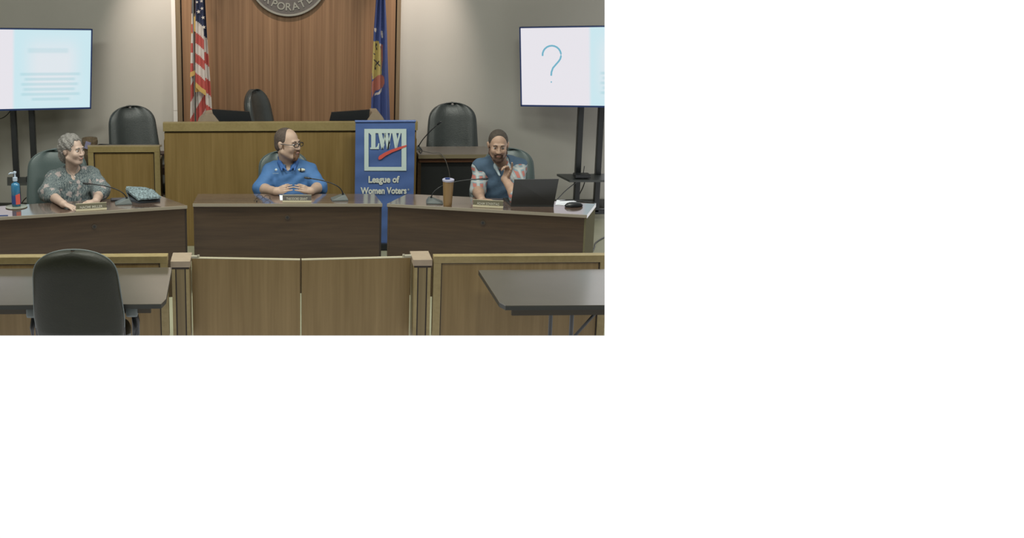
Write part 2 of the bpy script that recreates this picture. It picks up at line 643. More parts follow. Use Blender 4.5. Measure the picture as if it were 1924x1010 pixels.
def screen_material(name, split, text_x0, text_x1, rows):
    """projected-slide picture of a lit television: a white part, a pale cyan part, blurred cyan lines of text"""
    m = bpy.data.materials.new(name)
    m.use_nodes = True
    nt = m.node_tree
    nt.nodes.remove(nt.nodes['Principled BSDF'])
    out = nt.nodes['Material Output']
    em = nt.nodes.new('ShaderNodeEmission')
    nt.links.new(em.outputs[0], out.inputs[0])
    tc = nt.nodes.new('ShaderNodeTexCoord')
    sp = nt.nodes.new('ShaderNodeSeparateXYZ')
    nt.links.new(tc.outputs['Object'], sp.inputs[0])

    def ramp(src, a, b_, v0, v1):
        x = nt.nodes.new('ShaderNodeMapRange')
        x.interpolation_type = 'SMOOTHSTEP'
        x.inputs['From Min'].default_value = a; x.inputs['From Max'].default_value = b_
        x.inputs['To Min'].default_value = v0; x.inputs['To Max'].default_value = v1
        nt.links.new(src, x.inputs['Value'])
        return x.outputs['Result']

    def math2(op, a, b_):
        x = nt.nodes.new('ShaderNodeMath'); x.operation = op
        for i, q in enumerate((a, b_)):
            if isinstance(q, (int, float)): x.inputs[i].default_value = q
            else: nt.links.new(q, x.inputs[i])
        return x.outputs[0]

    def mix(fac, c1, col):
        x = nt.nodes.new('ShaderNodeMix'); x.data_type = 'RGBA'
        nt.links.new(fac, x.inputs[0])
        if isinstance(c1, tuple): x.inputs[6].default_value = c1
        else: nt.links.new(c1, x.inputs[6])
        if isinstance(col, tuple): x.inputs[7].default_value = col
        else: nt.links.new(col, x.inputs[7])
        return x.outputs[2]
    X, Z = sp.outputs[0], sp.outputs[2]
    c = mix(ramp(X, split - .02, split + .02, 0, 1), (.80, .78, .83, 1), (.60, .80, .86, 1))
    # cyan tint in the corners and outer edges, paler middle
    mid = math2('MULTIPLY', ramp(math2('ABSOLUTE', math2('SUBTRACT', X, (text_x0 + text_x1) / 2), 0), .12, .34, 1, 0),
                ramp(math2('ABSOLUTE', math2('ADD', Z, .0), 0), .1, .4, .8, 0))
    c = mix(mid, c, (.78, .80, .84, 1))
    # rows of text
    for (z0, hh, xa, xb, k) in rows:
        r = math2('MULTIPLY', ramp(math2('ABSOLUTE', math2('SUBTRACT', Z, z0), 0), hh * .3, hh, k, 0),
                  math2('MULTIPLY', ramp(X, xa - .02, xa + .02, 0, 1), ramp(X, xb - .02, xb + .02, 1, 0)))
        c = mix(r, c, (.34, .62, .68, 1))
    nt.links.new(c, em.inputs[0])
    em.inputs[1].default_value = 1.0
    return m


# ------------------------------------------------------------------ the setting
WY = 12.0
struct('wall_back', MB().box2((-4.0, WY, 0), (8, WY + .2, 3.8)), M_wall)
struct('floor', MB().box2((-4.0, 7.9, -.1), (8, WY + .2, 0)), M_floor)
struct('ceiling', MB().box2((-4.0, -1, 3.8), (8, WY + .2, 3.95)), M_ceil)
struct('wall_left', MB().box2((-4.2, -1, 0), (-4.0, WY + .2, 3.8)), M_wall)
FLOOR_BLOCKER = struct('floor', MB().box2((-4.0, -1, -.1), (8, 5.0, 0)), M_floor)  # unseen floor strip, added to block white world light from below
struct('wall_right_blocker', MB().box2((8.0, -1, 0), (8.2, WY + .2, 3.8)), M_wall)  # unseen wall, added to shut off world light from the right
struct('wall_front', MB().box2((-4.2, -1.2, 0), (8.2, -1, 3.8)), M_wall)
struct('baseboard_back', MB().box2((-4.0, WY - .015, 0), (8, WY, .09)), mat('baseboard_dark', (.05, .05, .045), .6))
# wood-veneer panel of the back wall with its frame posts
pl, pr_ = at(343, 100, Y=WY - .04).x, at(742, 100, Y=WY - .04).x
struct('trim_1', MB().box2((pl, WY - .04, 0), (pr_, WY, 3.3)), M_panel)
fl = at(331, 100, Y=WY - .07).x
fr = at(752, 100, Y=WY - .07).x
struct('trim_2', MB().box2((fl + .0, WY - .07, 0), (pl - .012, WY, 3.3)), M_trimw)
struct('trim_3', MB().box2((pr_ + .012, WY - .07, 0), (fr, WY, 3.3)), M_trimw)
struct('trim_4', MB().box2((pl - .012, WY - .03, 0), (pl, WY, 3.3)), M_groove)
struct('trim_5', MB().box2((pr_, WY - .03, 0), (pr_ + .012, WY, 3.3)), M_groove)
# white conduit strip beside the frame
cx0 = at(323.5, 100, Y=WY - .04).x
struct('trim_6', MB().box2((cx0, WY - .045, 0), (fl - .002, WY, 1.04)).box2((cx0, WY - .04, 1.045), (fl - .002, WY, 3.3)), M_white)

# ------------------------------------------------------------------ round seal on the veneer
sc_ = at(542, -46, Y=WY - .06)
rad = .402
t = thing('wall_seal', 'round dark metal seal with raised lettering high on the wood wall', 'seal', (sc_.x, WY - .05, sc_.z))
M_seal = mat('seal_bronze', (.11, .10, .095), .5, .3, var=.12, vscale=30)
M_sealr = mat('seal_rim', (.25, .25, .22), .45, .2)
MB().lathe([(rad - .01, 0), (rad - .01, -.02)], (0, 0, 0), 72, 'y').build('disc', M_seal, t, local=True)
rp = [(rad * 1.0, .008), (rad, -.028), (rad - .006, -.036), (rad - .018, -.036), (rad - .024, -.022), (rad - .024, .008)]
mb = MB()
n = 96
vs = []
for r, h in rp:
    for k in range(n):
        q = 2 * math.pi * k / n
        vs.append((r * math.cos(q), h, r * math.sin(q)))
mb.add(vs, [(i * n + k, i * n + (k + 1) % n, ((i + 1) % 6) * n + (k + 1) % n, ((i + 1) % 6) * n + k) for i in range(6) for k in range(n)])
mb.build('rim', M_sealr, t, smooth=True, angle=40, local=True)
mb = MB()
for i, ch in enumerate('INCORPORATED'):
    a = (i - 7.05) * math.radians(13.4)
    M = Matrix.Rotation(-a, 4, 'Y') @ Matrix.Translation((0, -.022, -(rad - .050) - .052))
    put_text(mb, ch, .104, Matrix.Rotation(-a, 4, 'Y') @ Matrix.Translation((0, -.022, -(rad - .062))), extrude=.006, bold=.0015)
mb.build('lettering', M_sealr, t, local=True)

# ------------------------------------------------------------------ televisions on rolling stands
def television(edge_px, top, bot, Yin, side, label, m_screen, frame_m):
    e0 = at(edge_px, top, Y=Yin)
    e1 = at(edge_px, bot, Y=Yin)
    H = (e0 - e1).z
    W = H * 1.765
    ang = math.radians(26) * side           # outer side comes forward
    ux = Vector((math.cos(ang), math.sin(ang), 0))
    x_in = (e0.x + e1.x) / 2
    c = Vector((x_in, Yin, (e0.z + e1.z) / 2)) - side * ux * (W / 2)
    t = thing('television', label, 'television', c, ang)
    t.rotation_euler = (0, math.radians(3.3) * side, ang)
    MB().box((0, .03, 0), (W, .05, H), bev=.006).build('housing', M_blackp, t, local=True)
    b = .012
    f = MB()
    f.box((0, 0, H / 2 - b / 2), (W, .02, b)).box((0, 0, -H / 2 + b / 2 + .002), (W, .02, b + .004))
    f.box((-W / 2 + b / 2, 0, 0), (b, .02, H)).box((W / 2 - b / 2, 0, 0), (b, .02, H))
    f.build('bezel', frame_m, t, local=True)
    MB().box((0, .002, 0), (W - 2 * b, .006, H - 2 * b)).build('screen', m_screen, t, local=True)
    return t, c, W, H, ang


rowsL = [(.18, .035, .06, .45, .28)] + [(-.045 - .048 * i, .021, (-.01, .03, .0, .02, .0, .10)[i], (.57, .52, .55, .52, .57, .47)[i], .42) for i in range(6)]
scrL = screen_material('left_slide_picture', -.075, .1, .5, rowsL)
tvL, cL, WL, HL, aL = television(172, 46.8, 196.5, 11.65, 1, 'large lit television left of the flags, pale slide with rows of text', scrL, M_bkframe)
rowsR = [(-.06 - .047 * i, .020, .09 + .02 * (i % 2), .62, .42) for i in range(5)]
scrR = screen_material('right_slide_picture', -.01, .15, .5, rowsR)
tvR, cR, WR, HR, aR = television(977.5, 43, 192, 11.65, -1, 'large lit television right of the flags, slide with a big question mark', scrR, M_bkframe)
# the question mark drawn on the right slide
qm = MB()
pts = []
qx, qz, qr = -.375, .115, .09
for i in range(0, 15):
    a = math.radians(185 - i * (225 / 14))
    pts.append((qx + qr * math.cos(a), -.003, qz + qr * math.sin(a)))
pts += [(qx + .045, -.003, qz - .085), (qx + .01, -.003, qz - .125), (qx - .005, -.003, qz - .165), (qx - .008, -.003, qz - .2)]
qm.tube(pts, .0085, 8)
qm.lathe([(.001, -.004), (.007, -.003), (.007, 0)], (qx - .008, -.001, qz - .262), 12, 'y')
m_q = mat('question_mark_blue', (.03, .08, .10), .9, emit=(.18, .46, .60), estr=.85)
qm.build('question_mark', m_q, tvR, local=True)


def tv_stand(pxs, Y, shelf_px, shelf_y, label, device):
    cx = at(sum(pxs) / 2, 260, Y=Y).x
    t = thing('television_stand', label, 'stand', (cx, Y, 0))
    ztop = 1.5
    for p in pxs:
        x = at(p, 270, Y=Y).x
        MB().box2((x - .027, Y - .03, .08), (x + .027, Y + .03, ztop), bev=.006).build('pole', M_black, t)
    sh = MB()
    z = at(shelf_px[0], shelf_y, Y=Y - .1).z
    x0 = at(shelf_px[0], shelf_y, Y=Y - .1).x
    x1 = at(shelf_px[1], shelf_y, Y=Y - .1).x
    sh.prism([(x0, Y + .03), (x0 + .06, Y - .25), (x1 - .06, Y - .25), (x1, Y + .03)], z - .02, z)
    sh.build('shelf', mat('charcoal_shelf', (.05, .055, .055), .4), t)
    b = MB()
    b.box2((cx - .42, Y - .03, .06), (cx + .42, Y + .03, .11), bev=.008)
    for s in (-1, 1):
        b.box2((cx + s * .38 - .03, Y - .33, .06), (cx + s * .38 + .03, Y + .33, .11), bev=.008)
    b.build('base', M_black, t)
    for s in (-1, 1):
        for q in (-1, 1):
            MB().tube([(cx + s * .38 - .015, Y + q * .3, .03), (cx + s * .38 + .015, Y + q * .3, .03)], .03, 14).build('wheel', M_black, t)
    return t, z


YS = 11.53
tv_stand((28, 62.5), YS, (8, 90), 338, 'black twin-pole television stand at the left wall', True)
tv_stand((1088, 1126), YS, (1052, 1165), 332, 'black twin-pole television stand at the right wall', True)
zsh = at(1100, 330, Y=YS - .1).z
p = at(1094, 328, Y=YS - .16)
tg = thing('media_box', 'small black box with antenna on the right television stand shelf', 'device', (p.x, p.y, zsh))
MB().box2((p.x - .08, p.y - .05, zsh), (p.x + .07, p.y + .05, zsh + .035), bev=.005).build('housing', M_blackp, tg)
MB().tube([(p.x + .02, p.y + .04, zsh + .03), (p.x + .03, p.y + .05, zsh + .1)], .004, 8).build('antenna', M_blackp, tg)
zl = at(50, 338, Y=YS - .1).z
p = at(57, 333, Y=YS - .14)
tag(MB().box2((p.x - .035, p.y - .05, zl), (p.x + .03, p.y + .05, zl + .05), bev=.008).build('power_adapter', M_blackp), 'small black power adapter on the left television stand shelf', 'adapter')
# hanging cables behind the stands
def cable(name, pts, r, label, m=M_black):
    P = [Vector(p) for p in pts]
    out = []
    for i in range(len(P) - 1):
        p0 = P[max(i - 1, 0)]; p1 = P[i]; p2 = P[i + 1]; p3 = P[min(i + 2, len(P) - 1)]
        for s in range(6):
            q = s / 6
            out.append(.5 * ((2 * p1) + (-p0 + p2) * q + (2 * p0 - 5 * p1 + 4 * p2 - p3) * q * q + (-p0 + 3 * p1 - 3 * p2 + p3) * q ** 3))
    out.append(P[-1])
    o = MB().tube(out, r, 7).build(name, m, smooth=True)
    return tag(o, label, 'cable')


cable('cable', [at(58, 340, Y=11.3), at(58, 366, Y=11.3), at(57, 384, Y=11.35), (at(52, 400, Y=11.4).x, 11.4, .01)], .005, 'thin black cable hanging below the left television stand shelf')
cable('cable', [at(62, 369, Y=11.55), at(50, 371, Y=11.6), at(41, 382, Y=11.7), at(36, 402, Y=11.8)], .005, 'thin black cable arching off the left television stand near the bottle')
cable('cable', [at(0, 223, Y=11.8), at(9, 219, Y=11.75), at(18, 210, Y=11.7), at(24, 196, Y=11.7)], .005, 'thin dark cable drooping from the left television at the photo edge')
cable('cable', [at(1090, 337, Y=11.4), at(1070, 352, Y=11.2), at(1055, 366, Y=11.0), at(1044, 382, Y=10.8), at(1040, 420, Y=10.8)], .005, 'thin black cable running down left of the right television stand')
cable('cable', [at(1102, 330, Y=11.4), at(1096, 350, Y=11.5), at(1088, 368, Y=11.6), at(1085, 392, Y=11.7)], .005, 'thin black cable crossing the pole of the right television stand')
cable('floor_cable', [(3.40, 11.2, .006), at(1124, 452, Z=.006), at(1116, 466, Z=.006), at(1105, 490, Z=.006)], .006, 'dark cable lying on the pale floor right of the right desk')

# ------------------------------------------------------------------ raised bench with veneer front
BY = 10.66
bx0, bx1 = at(306, 238, Y=BY).x, at(785, 238, Y=BY).x
bz = at(546, 229.5, Y=BY).z
bze = at(546, 246, Y=BY).z
t = thing('judges_bench', 'long oak-veneer bench with a thick top rail in the middle', 'bench', ((bx0 + bx1) / 2, BY + .4, 0))
MB().box2((bx0 + .01, BY + .02, .0), (bx1 - .01, BY + .06, bze - .012)).build('front_panel', M_oak, t)
MB().box2((bx0, BY, bze), (bx1, BY + .06, bz), bev=.004).build('top_rail', M_oak_edge, t)
MB().box2((bx0 + .01, BY + .035, bze - .012), (bx1 - .01, BY + .06, bze)).build('groove', M_groove, t)
for s, x in ((1, bx0), (-1, bx1)):
    MB().box2((x, BY + .06, 0), (x + s * .04, BY + .5, bz - .17)).build('side_panel', M_oak, t)
MB().box2((bx0 + .04, BY + .06, bz - .32), (bx1 - .04, BY + .45, bz - .28)).build('worktop', M_dtop, t)


def wedge(name, a, b, c_, d, Y0, Y1, m, parent, drop=.3):
    """solid with a sloping outline (px points at depth Y0) carried back to Y1"""
    pts = [at(*q, Y=Y0) for q in (a, b, c_, d)]
    return MB().slab(pts, (0, Y1 - Y0, 0)).build(name, m, parent)


# side shelves of the bench that stick up behind the rail
wedge('left_shelf_box', (371, 229), (385, 216), (400, 214), (412, 229), BY + .2, BY + .45, M_cap, t)
wedge('right_shelf_box', (688, 229), (699, 212), (711, 212), (724, 229), BY + .2, BY + .45, M_cap, t)


def monitor(px, Y, label, lift):
    """flat screen seen from behind, standing on the bench worktop"""
    a, b, c_, d = [at(*q, Y=Y) for q in px]
    cx = (a.x + c_.x) / 2
    t = thing('monitor', label, 'monitor', (cx, Y + .05, bz - .28))
    dn = Vector((0, 0, -.22))
    MB().slab([a, b, c_ + dn * .4, d + dn * .4], (0, .03, 0)).build('housing', M_blackp, t)
    MB().slab([a + V(.03, .03, -.01), b + V(-.03, .03, -.01), c_ + dn * .4 + V(-.05, .03, .02), d + dn * .4 + V(.05, .03, .02)], (0, .012, 0)).build('screen', mat('dark_screen', (.01, .012, .015), .15), t)
    MB().tube([(cx, Y + .06, bz - .26), (cx, Y + .03, a.z - .12)], .02, 12).build('neck', M_blackp, t)
    MB().box2((cx - .11, Y - .02, bz - .28), (cx + .11, Y + .14, bz - .265), bev=.004).build('base', M_blackp, t)
    return t


monitor(((398, 205.5), (468, 210), (478, 229), (408, 229)), BY + .22, 'black monitor behind the bench rail beside the striped flag', 0)
monitor(((623, 211), (695, 206), (690, 229), (614, 229)), BY + .22, 'black monitor behind the bench rail beside the blue flag', 0)

# ------------------------------------------------------------------ witness box left of the bench
wy = 10.75
wx0, wx1 = at(165.5, 300, Y=wy).x, at(300.5, 300, Y=wy).x
wz = at(230, 275, Y=wy).z
t = thing('witness_stand', 'oak-framed box front left of the long bench', 'witness stand', ((wx0 + wx1) / 2, wy + .3, 0))
fw = .05
f = MB()
f.box2((wx0, wy, wz - .055), (wx1, wy + .05, wz), bev=.003)
f.box2((wx0, wy, 0), (wx0 + fw, wy + .05, wz - .055)).box2((wx1 - fw, wy, 0), (wx1, wy + .05, wz - .055))
f.build('frame', M_oak_edge, t)
MB().box2((wx0 + fw, wy + .02, 0), (wx1 - fw, wy + .04, wz - .055)).build('panel', M_oak, t)
MB().box2((wx0 + fw, wy + .012, wz - .063), (wx1 - fw, wy + .02, wz - .055)).box2((wx0 + fw, wy + .012, 0), (wx0 + fw + .008, wy + .02, wz - .06)).box2((wx1 - fw - .008, wy + .012, 0), (wx1 - fw, wy + .02, wz - .06)).build('groove', M_groove, t)
MB().box2((wx0, wy + .05, 0), (wx0 + .04, wy + .22, wz - .13)).build('side_panel', M_oak, t)
MB().box2((wx1 - .04, wy + .05, 0), (wx1, wy + .22, wz - .13)).build('side_panel', M_oak, t)
MB().box2((wx0 - .01, wy + .05, wz - .015), (wx1 + .015, wy + .065, wz + .002)).build('ledge', M_cap, t)
cable('cable', [at(183, 275, Y=wy + .3), at(186, 271.5, Y=wy + .25), at(200, 271.5, Y=wy + .2), at(240, 273, Y=wy + .2), at(299, 274, Y=wy + .3)], .006, 'thin black cable lying on top of the left oak box')
# storage rack glimpsed between the box and the bench
rx0, rx1 = at(301, 330, Y=11.8).x, at(309, 330, Y=11.8).x
t = thing('wall_rack', 'narrow white rack with dark shelves between left oak box and long bench', 'rack', ((rx0 + rx1) / 2, 11.85, 0))
MB().box2((rx0 - .03, 11.9, 0), (rx1 + .06, 11.92, at(305, 288, Y=11.9).z)).build('back_panel', M_white, t)
for q0, q1 in ((289, 293), (315, 330), (331, 343), (361, 366)):
    MB().box2((rx0 - .03, 11.75, at(305, q1, Y=11.75).z), (rx1 + .06, 11.9, at(305, q0, Y=11.75).z)).build('shelf', mat('maroon_shelf', (.03, .016, .013), .5) if q0 > 280 else M_black, t)
# brown woven basket with a lilac cloth behind the woman's head
by = wy + .25
p0, p1 = at(157, 289, Y=by), at(181, 259, Y=by)
bw = (p1.x - p0.x)
t = thing('wicker_basket', 'brown woven basket beside the left oak box, behind the grey haired head', 'basket', ((p0.x + p1.x) / 2, by, 0))
cx = (p0.x + p1.x) / 2
MB().lathe([(.05, at(0, 310, Y=by).z), (.06, p0.z), (.075, p1.z - .03), (.07, p1.z), (.06, p1.z - .01), (.05, p0.z)], (cx, by, 0), 20).build('bowl', mat('wicker_brown', (.12, .085, .05), .8, bump=1, bscale=120, var=.3, vscale=60), t, smooth=True)
MB().lathe([(.02, 0), (.05, .52)], (cx, by, at(0, 310, Y=by).z - .52), 14).build('pedestal', M_walnut, t, smooth=True, angle=40)
MB().box((cx - .01, by - .07, (p0.z + p1.z) / 2 + .02), (.05, .02, .07), ry=.3, bev=.004).build('lilac_cloth', mat('lilac_cloth', (.2, .19, .3), .8), t)

# ------------------------------------------------------------------ side desk right of the bench
ty = 10.72
tz = at(850, 290, Y=ty).z
x0, x1 = at(786, 290, Y=ty).x, at(925, 290, Y=ty).x
t = thing('side_desk', 'brown desk with pale edge and dark open front right of the bench', 'desk', ((x0 + x1) / 2, ty + .3, 0))
yb = at(850, 275, Z=tz).y
MB().box2((x0, ty, tz - .03), (x1, yb, tz)).build('top', mat('side_desk_top', (.17, .14, .12), .3), t)
MB().box2((x0, ty - .012, tz - .035), (x1, ty, tz)).build('edge_band', mat('side_desk_edge', (.17, .14, .085), .4), t)
MB().box2((x0 + .01, ty + .01, tz - .075), (x1 - .01, ty + .03, tz - .035)).build('rail', mat('red_brown_wood', (.07, .03, .014), .4), t)
MB().box2((x0 + .01, ty + .05, 0), (x1 - .01, ty + .07, tz - .035)).build('modesty_panel', mat('black_laminate', (.012, .013, .013), .5), t)
MB().box2((x1 - .04, ty + .02, 0), (x1, yb, tz - .03)).build('side_panel', M_walnut, t)
MB().box2((x0, ty + .02, 0), (x0 + .03, yb, tz - .03)).build('side_panel', M_walnut, t)


def mic(base, tip, bend, label, m_base=None, rz=0, hanging=False, path=None, scale=1.0):
    """conference microphone: wedge base, gooseneck, small capsule"""
    base, tip = Vector(base), Vector(tip)
    t = thing('gooseneck_microphone', label, 'microphone', base)
    s = scale
    mb_ = MB()
    M = Matrix.Translation(base) @ Matrix.Rotation(rz, 4, 'Z')
    vs = [M @ Vector(q) * 1 for q in [(-.065 * s, -.05, 0), (.065 * s, -.05, 0), (.065 * s, .05, 0), (-.065 * s, .05, 0),
                                      (.01 * s, -.032, .038 * s), (.045 * s, -.032, .045 * s), (.045 * s, .035, .045 * s), (.01 * s, .035, .038 * s),
                                      (-.065 * s, -.05, .007), (.065 * s, -.05, .01), (.065 * s, .05, .01), (-.065 * s, .05, .007)]]
    mb_.add(vs, [(3, 2, 1, 0), (4, 5, 6, 7), (0, 1, 9, 8), (1, 2, 10, 9), (2, 3, 11, 10), (3, 0, 8, 11),
                 (8, 9, 5, 4), (9, 10, 6, 5), (10, 11, 7, 6), (11, 8, 4, 7)])
    mb_.build('base', m_base or mat('grey_microphone_base', (.10, .115, .115), .35), t)
    st = M @ Vector((.028 * s, 0, .04 * s))
    pts = []
    c1 = st + Vector(bend)
    for i in range(17):
        q = i / 16
        pts.append(st * (1 - q) ** 2 + c1 * 2 * q * (1 - q) + tip * q * q)
    MB().tube(pts, .0045, 8).build('gooseneck', M_black, t, smooth=True)
    d = (pts[-1] - pts[-2]).normalized()
    MB().tube([tip - d * .005, tip + d * .01, tip + d * .04, tip + d * .05], [.005, .009, .009, .005], 10).build('capsule', M_blackp, t, smooth=True)
    MB().tube([st - V(0, 0, .01), st + V(0, 0, .012)], .009, 10).build('collar', M_blackp, t)
    return t


zz = tz
mic(at(775, 283, Z=tz) + V(.05, .08, 0), at(822, 234, Y=ty + .2), (.03, 0, .08), 'gooseneck microphone leaning right on the brown side desk', rz=0, scale=.6)
cable('cable', [at(786, 280, Y=ty + .02), at(796, 284, Y=ty - .02), at(812, 287, Y=ty - .02), at(826, 287.5, Y=ty - .025), at(836, 299, Y=ty - .04), at(842, 316, Y=ty - .04), at(845, 335, Y=ty - .02), at(845, 380, Y=ty - .02)], .004, 'thin grey cable drooping over the front of the brown side desk', mat('grey_cable', (.10, .09, .08), .5))
cable('cable', [at(788, 277, Y=ty + .04), at(793, 282, Y=ty + .02), at(790, 287, Y=ty + .0)+V(0,-.02,0), at(787, 283, Y=ty - .02)], .004, 'small loop of dark cable on the left end of the brown side desk')

# ------------------------------------------------------------------ roll-up banner in front of the bench
bny = BY - .14
q0, q1 = at(668, 228, Y=bny), at(780, 228, Y=bny)
bzt = q0.z
zb = .06
t = thing('roll_up_banner', 'tall blue roll-up banner with LWV logo in front of the bench', 'banner', ((q0.x + q1.x) / 2, bny, 0))
g = MB()
nx, nz = 24, 60
W = q1.x - q0.x
vs, fs = [], []
for j in range(nz + 1):
    for i in range(nx + 1):
        u, v = i / nx, j / nz
        vs.append((q0.x + W * u, bny + .004 * math.sin(v * 40 + u * 3) * (.4 + .6 * v), bzt + (zb - bzt) * v))
n0 = len(vs)
vs += [(a, b + .002, c) for a, b, c in vs]
for j in range(nz):
    for i in range(nx):
        a = j * (nx + 1) + i
        fs.append((a, a + 1, a + nx + 2, a + nx + 1))
        fs.append((n0 + a, n0 + a + nx + 1, n0 + a + nx + 2, n0 + a + 1))
for i in range(nx):
    fs.append((i, i + n0, i + 1 + n0, i + 1)); k = nz * (nx + 1) + i
    fs.append((k, k + 1, k + 1 + n0, k + n0))
for j in range(nz):
    k = j * (nx + 1); fs.append((k, k + nx + 1, k + nx + 1 + n0, k + n0)); k += nx
    fs.append((k, k + n0, k + nx + 1 + n0, k + nx + 1))
g.add(vs, fs)
g.build('sheet', M_bluefab, t, smooth=True, angle=40)
MB().tube([(q0.x - .005, bny, bzt), (q1.x + .005, bny, bzt)], .011, 12).build('top_bar', mat('banner_top_bar', (.10, .17, .42), .35), t, smooth=True, angle=50)
MB().tube([((q0.x + q1.x) / 2, bny + .03, .05), ((q0.x + q1.x) / 2, bny + .015, bzt)], .008, 8).build('support_pole', M_chrome, t)
MB().box2((q0.x - .01, bny - .04, .0), (q1.x + .01, bny + .05, .065), bev=.01).build('base', M_blackp, t)
fy = bny - .009
B = lambda px, py: at(px, py, Y=fy)
lo = MB()
def brect(mb_, x0_, y0_, x1_, y1_, th=.002):
    mb_.slab([B(x0_, y0_), B(x1_, y0_), B(x1_, y1_), B(x0_, y1_)], (0, th, 0))
# square frame with L W V hanging from its top bar
brect(lo, 684.5, 242, 763.5, 250); brect(lo, 684.5, 313.5, 763.5, 320.5)
brect(lo, 684.5, 250, 692.5, 313.5); brect(lo, 754.5, 250, 763.5, 313.5)
def bpoly(mb_, pts):
    mb_.slab([B(*q) for q in pts], (0, .002, 0))
# L
bpoly(lo, [(697.5, 250), (705.5, 250), (705.5, 277.5), (697.5, 277.5)])
bpoly(lo, [(695.5, 277), (712, 277), (712, 280), (695.5, 280)])
bpoly(lo, [(706, 277), (709, 275), (711, 269), (713, 269), (712, 277)])
bpoly(lo, [(694, 250), (697.5, 250), (697.5, 254)])
# W
bpoly(lo, [(710.5, 250), (717.5, 250), (722.5, 272), (719.7, 280), (716.7, 280)])
bpoly(lo, [(722.6, 250), (725.6, 250), (719.7, 280), (717.2, 280)])
bpoly(lo, [(721.5, 250), (728.5, 250), (732.8, 271), (730, 280), (727, 280)])
bpoly(lo, [(732.6, 250), (735.4, 250), (730, 280), (727.6, 280)])
# V
bpoly(lo, [(736.8, 250), (744.5, 250), (748, 268), (745, 279), (742, 279)])
bpoly(lo, [(749.5, 250), (753, 250), (745.6, 279), (743, 279)])
lo.build('logo_frame_and_letters', M_bwhite, t)
fy = bny - .012
rs = MB()
rs.slab([B(*q) for q in [(711, 296), (712.5, 293), (722, 287), (735, 281), (750, 276), (764.5, 272), (763, 275.5), (750, 281), (737, 286), (724, 293), (717, 298.5), (713, 300), (711, 299)]], (0, .002, 0))
rs.build('red_stroke', M_bred, t)
fy = bny - .008
for txt, cx_, by_, w_, px_h in (('League of', 720.5, 342.5, 59, 17.5), ('Women Voters', 721, 363.5, 88, 17.5)):
    c = B(cx_, by_)
    s = 1 / 212.0
    mm = MB()
    put_text(mm, txt, px_h * s, Matrix.Translation(c), width=w_ * s, extrude=.001, bold=.0030)
    if txt[0] == 'W':
        put_text(mm, '®', .022, Matrix.Translation(B(767.5, 357.5)), extrude=.001)
    mm.build('lettering', mat('banner_cream_print', (.60, .62, .56), .5), t)

# ------------------------------------------------------------------ flags
def in_poly(x, y, P):
    r = False
    j = len(P) - 1
    for i in range(len(P)):
        if (P[i][1] > y) != (P[j][1] > y) and x < (P[j][0] - P[i][0]) * (y - P[i][1]) / (P[j][1] - P[i][1]) + P[i][0]:
            r = not r
        j = i
    return r


def cloth(name, Y, left, right, y0, y1, color, mats, parent, folds=3, amp=.02, ph=0, nx=26, ny=110, yoff=0):
    """draped cloth between two px edge functions; colour(px, py) picks the dye of each patch"""
    mb_ = MB()
    vs = []
    for j in range(ny + 1):
        py = y0 + (y1 - y0) * j / ny
        a, b = left(py), right(py)
        for i in range(nx + 1):
            u = i / nx
            dy = -amp * (.5 + .5 * math.sin(ph + u * folds * 2 * math.pi + .004 * py))
            vs.append(at(a + (b - a) * u, py, Y=Y + yoff) + V(0, dy, 0))
    n0 = len(vs)
    vs += [v + V(0, .004, 0) for v in vs]
    for k in (0, n0):
        for j in range(ny):
            for i in range(nx):
                py = y0 + (y1 - y0) * (j + .5) / ny
                px = left(py) + (right(py) - left(py)) * (i + .5) / nx
                a = k + j * (nx + 1) + i
                mb_.f.append((a, a + 1, a + nx + 2, a + nx + 1) if k == 0 else (a, a + nx + 1, a + nx + 2, a + 1))
                mb_.mi.append(color(px, py))
    for j in range(ny):
        for kk in (0, nx):
            a = j * (nx + 1) + kk
            mb_.f.append((a, a + nx + 1, a + nx + 1 + n0, a + n0)); mb_.mi.append(color(left(y0 + (y1 - y0) * j / ny) if kk == 0 else right(y0 + (y1 - y0) * j / ny), y0 + (y1 - y0) * j / ny))
    mb_.v = [tuple(v) for v in vs]
    return mb_.build(name, mats, parent, smooth=True)


def lerp(pts):
    def fn(y):
        if y <= pts[0][0]: return pts[0][1]
        for (a, b), (c, d) in zip(pts, pts[1:]):
            if y <= c: return b + (d - b) * (y - a) / (c - a)
        return pts[-1][1]
    return fn


FM = [M_fblue, M_fwhite, M_fred, M_gold]
FY = 11.7
pole = at(366.8, 200, Y=FY - .04)
t = thing('striped_flag', 'red, white and navy starred flag hanging on a pole left of the bench', 'flag', (pole.x, FY - .04, 0))
MB().tube([(pole.x, FY - .04, .03), (pole.x, FY - .04, 2.55)], .010, 12).build('pole', M_chrome, t, smooth=True, angle=50)
MB().lathe([(.14, 0), (.14, .02), (.05, .04), (.02, .09)], (pole.x, FY - .04, 0), 28).build('base', M_brass, t, smooth=True, angle=40)
MB().lathe([(.01, 0), (.022, .02), (.022, .035), (.012, .05), (.002, .12)], (pole.x, FY - .04, 2.55), 16).build('finial', M_gold, t, smooth=True)


def stripes(tab, blue, dyl=0.0, slant=0.0, x0=0):
    def fn(px, py):
        q = py - slant * (px - x0)
        if q < blue: return 0
        for yy, c in tab:
            if q < yy: return c
        return tab[-1][1]
    return fn


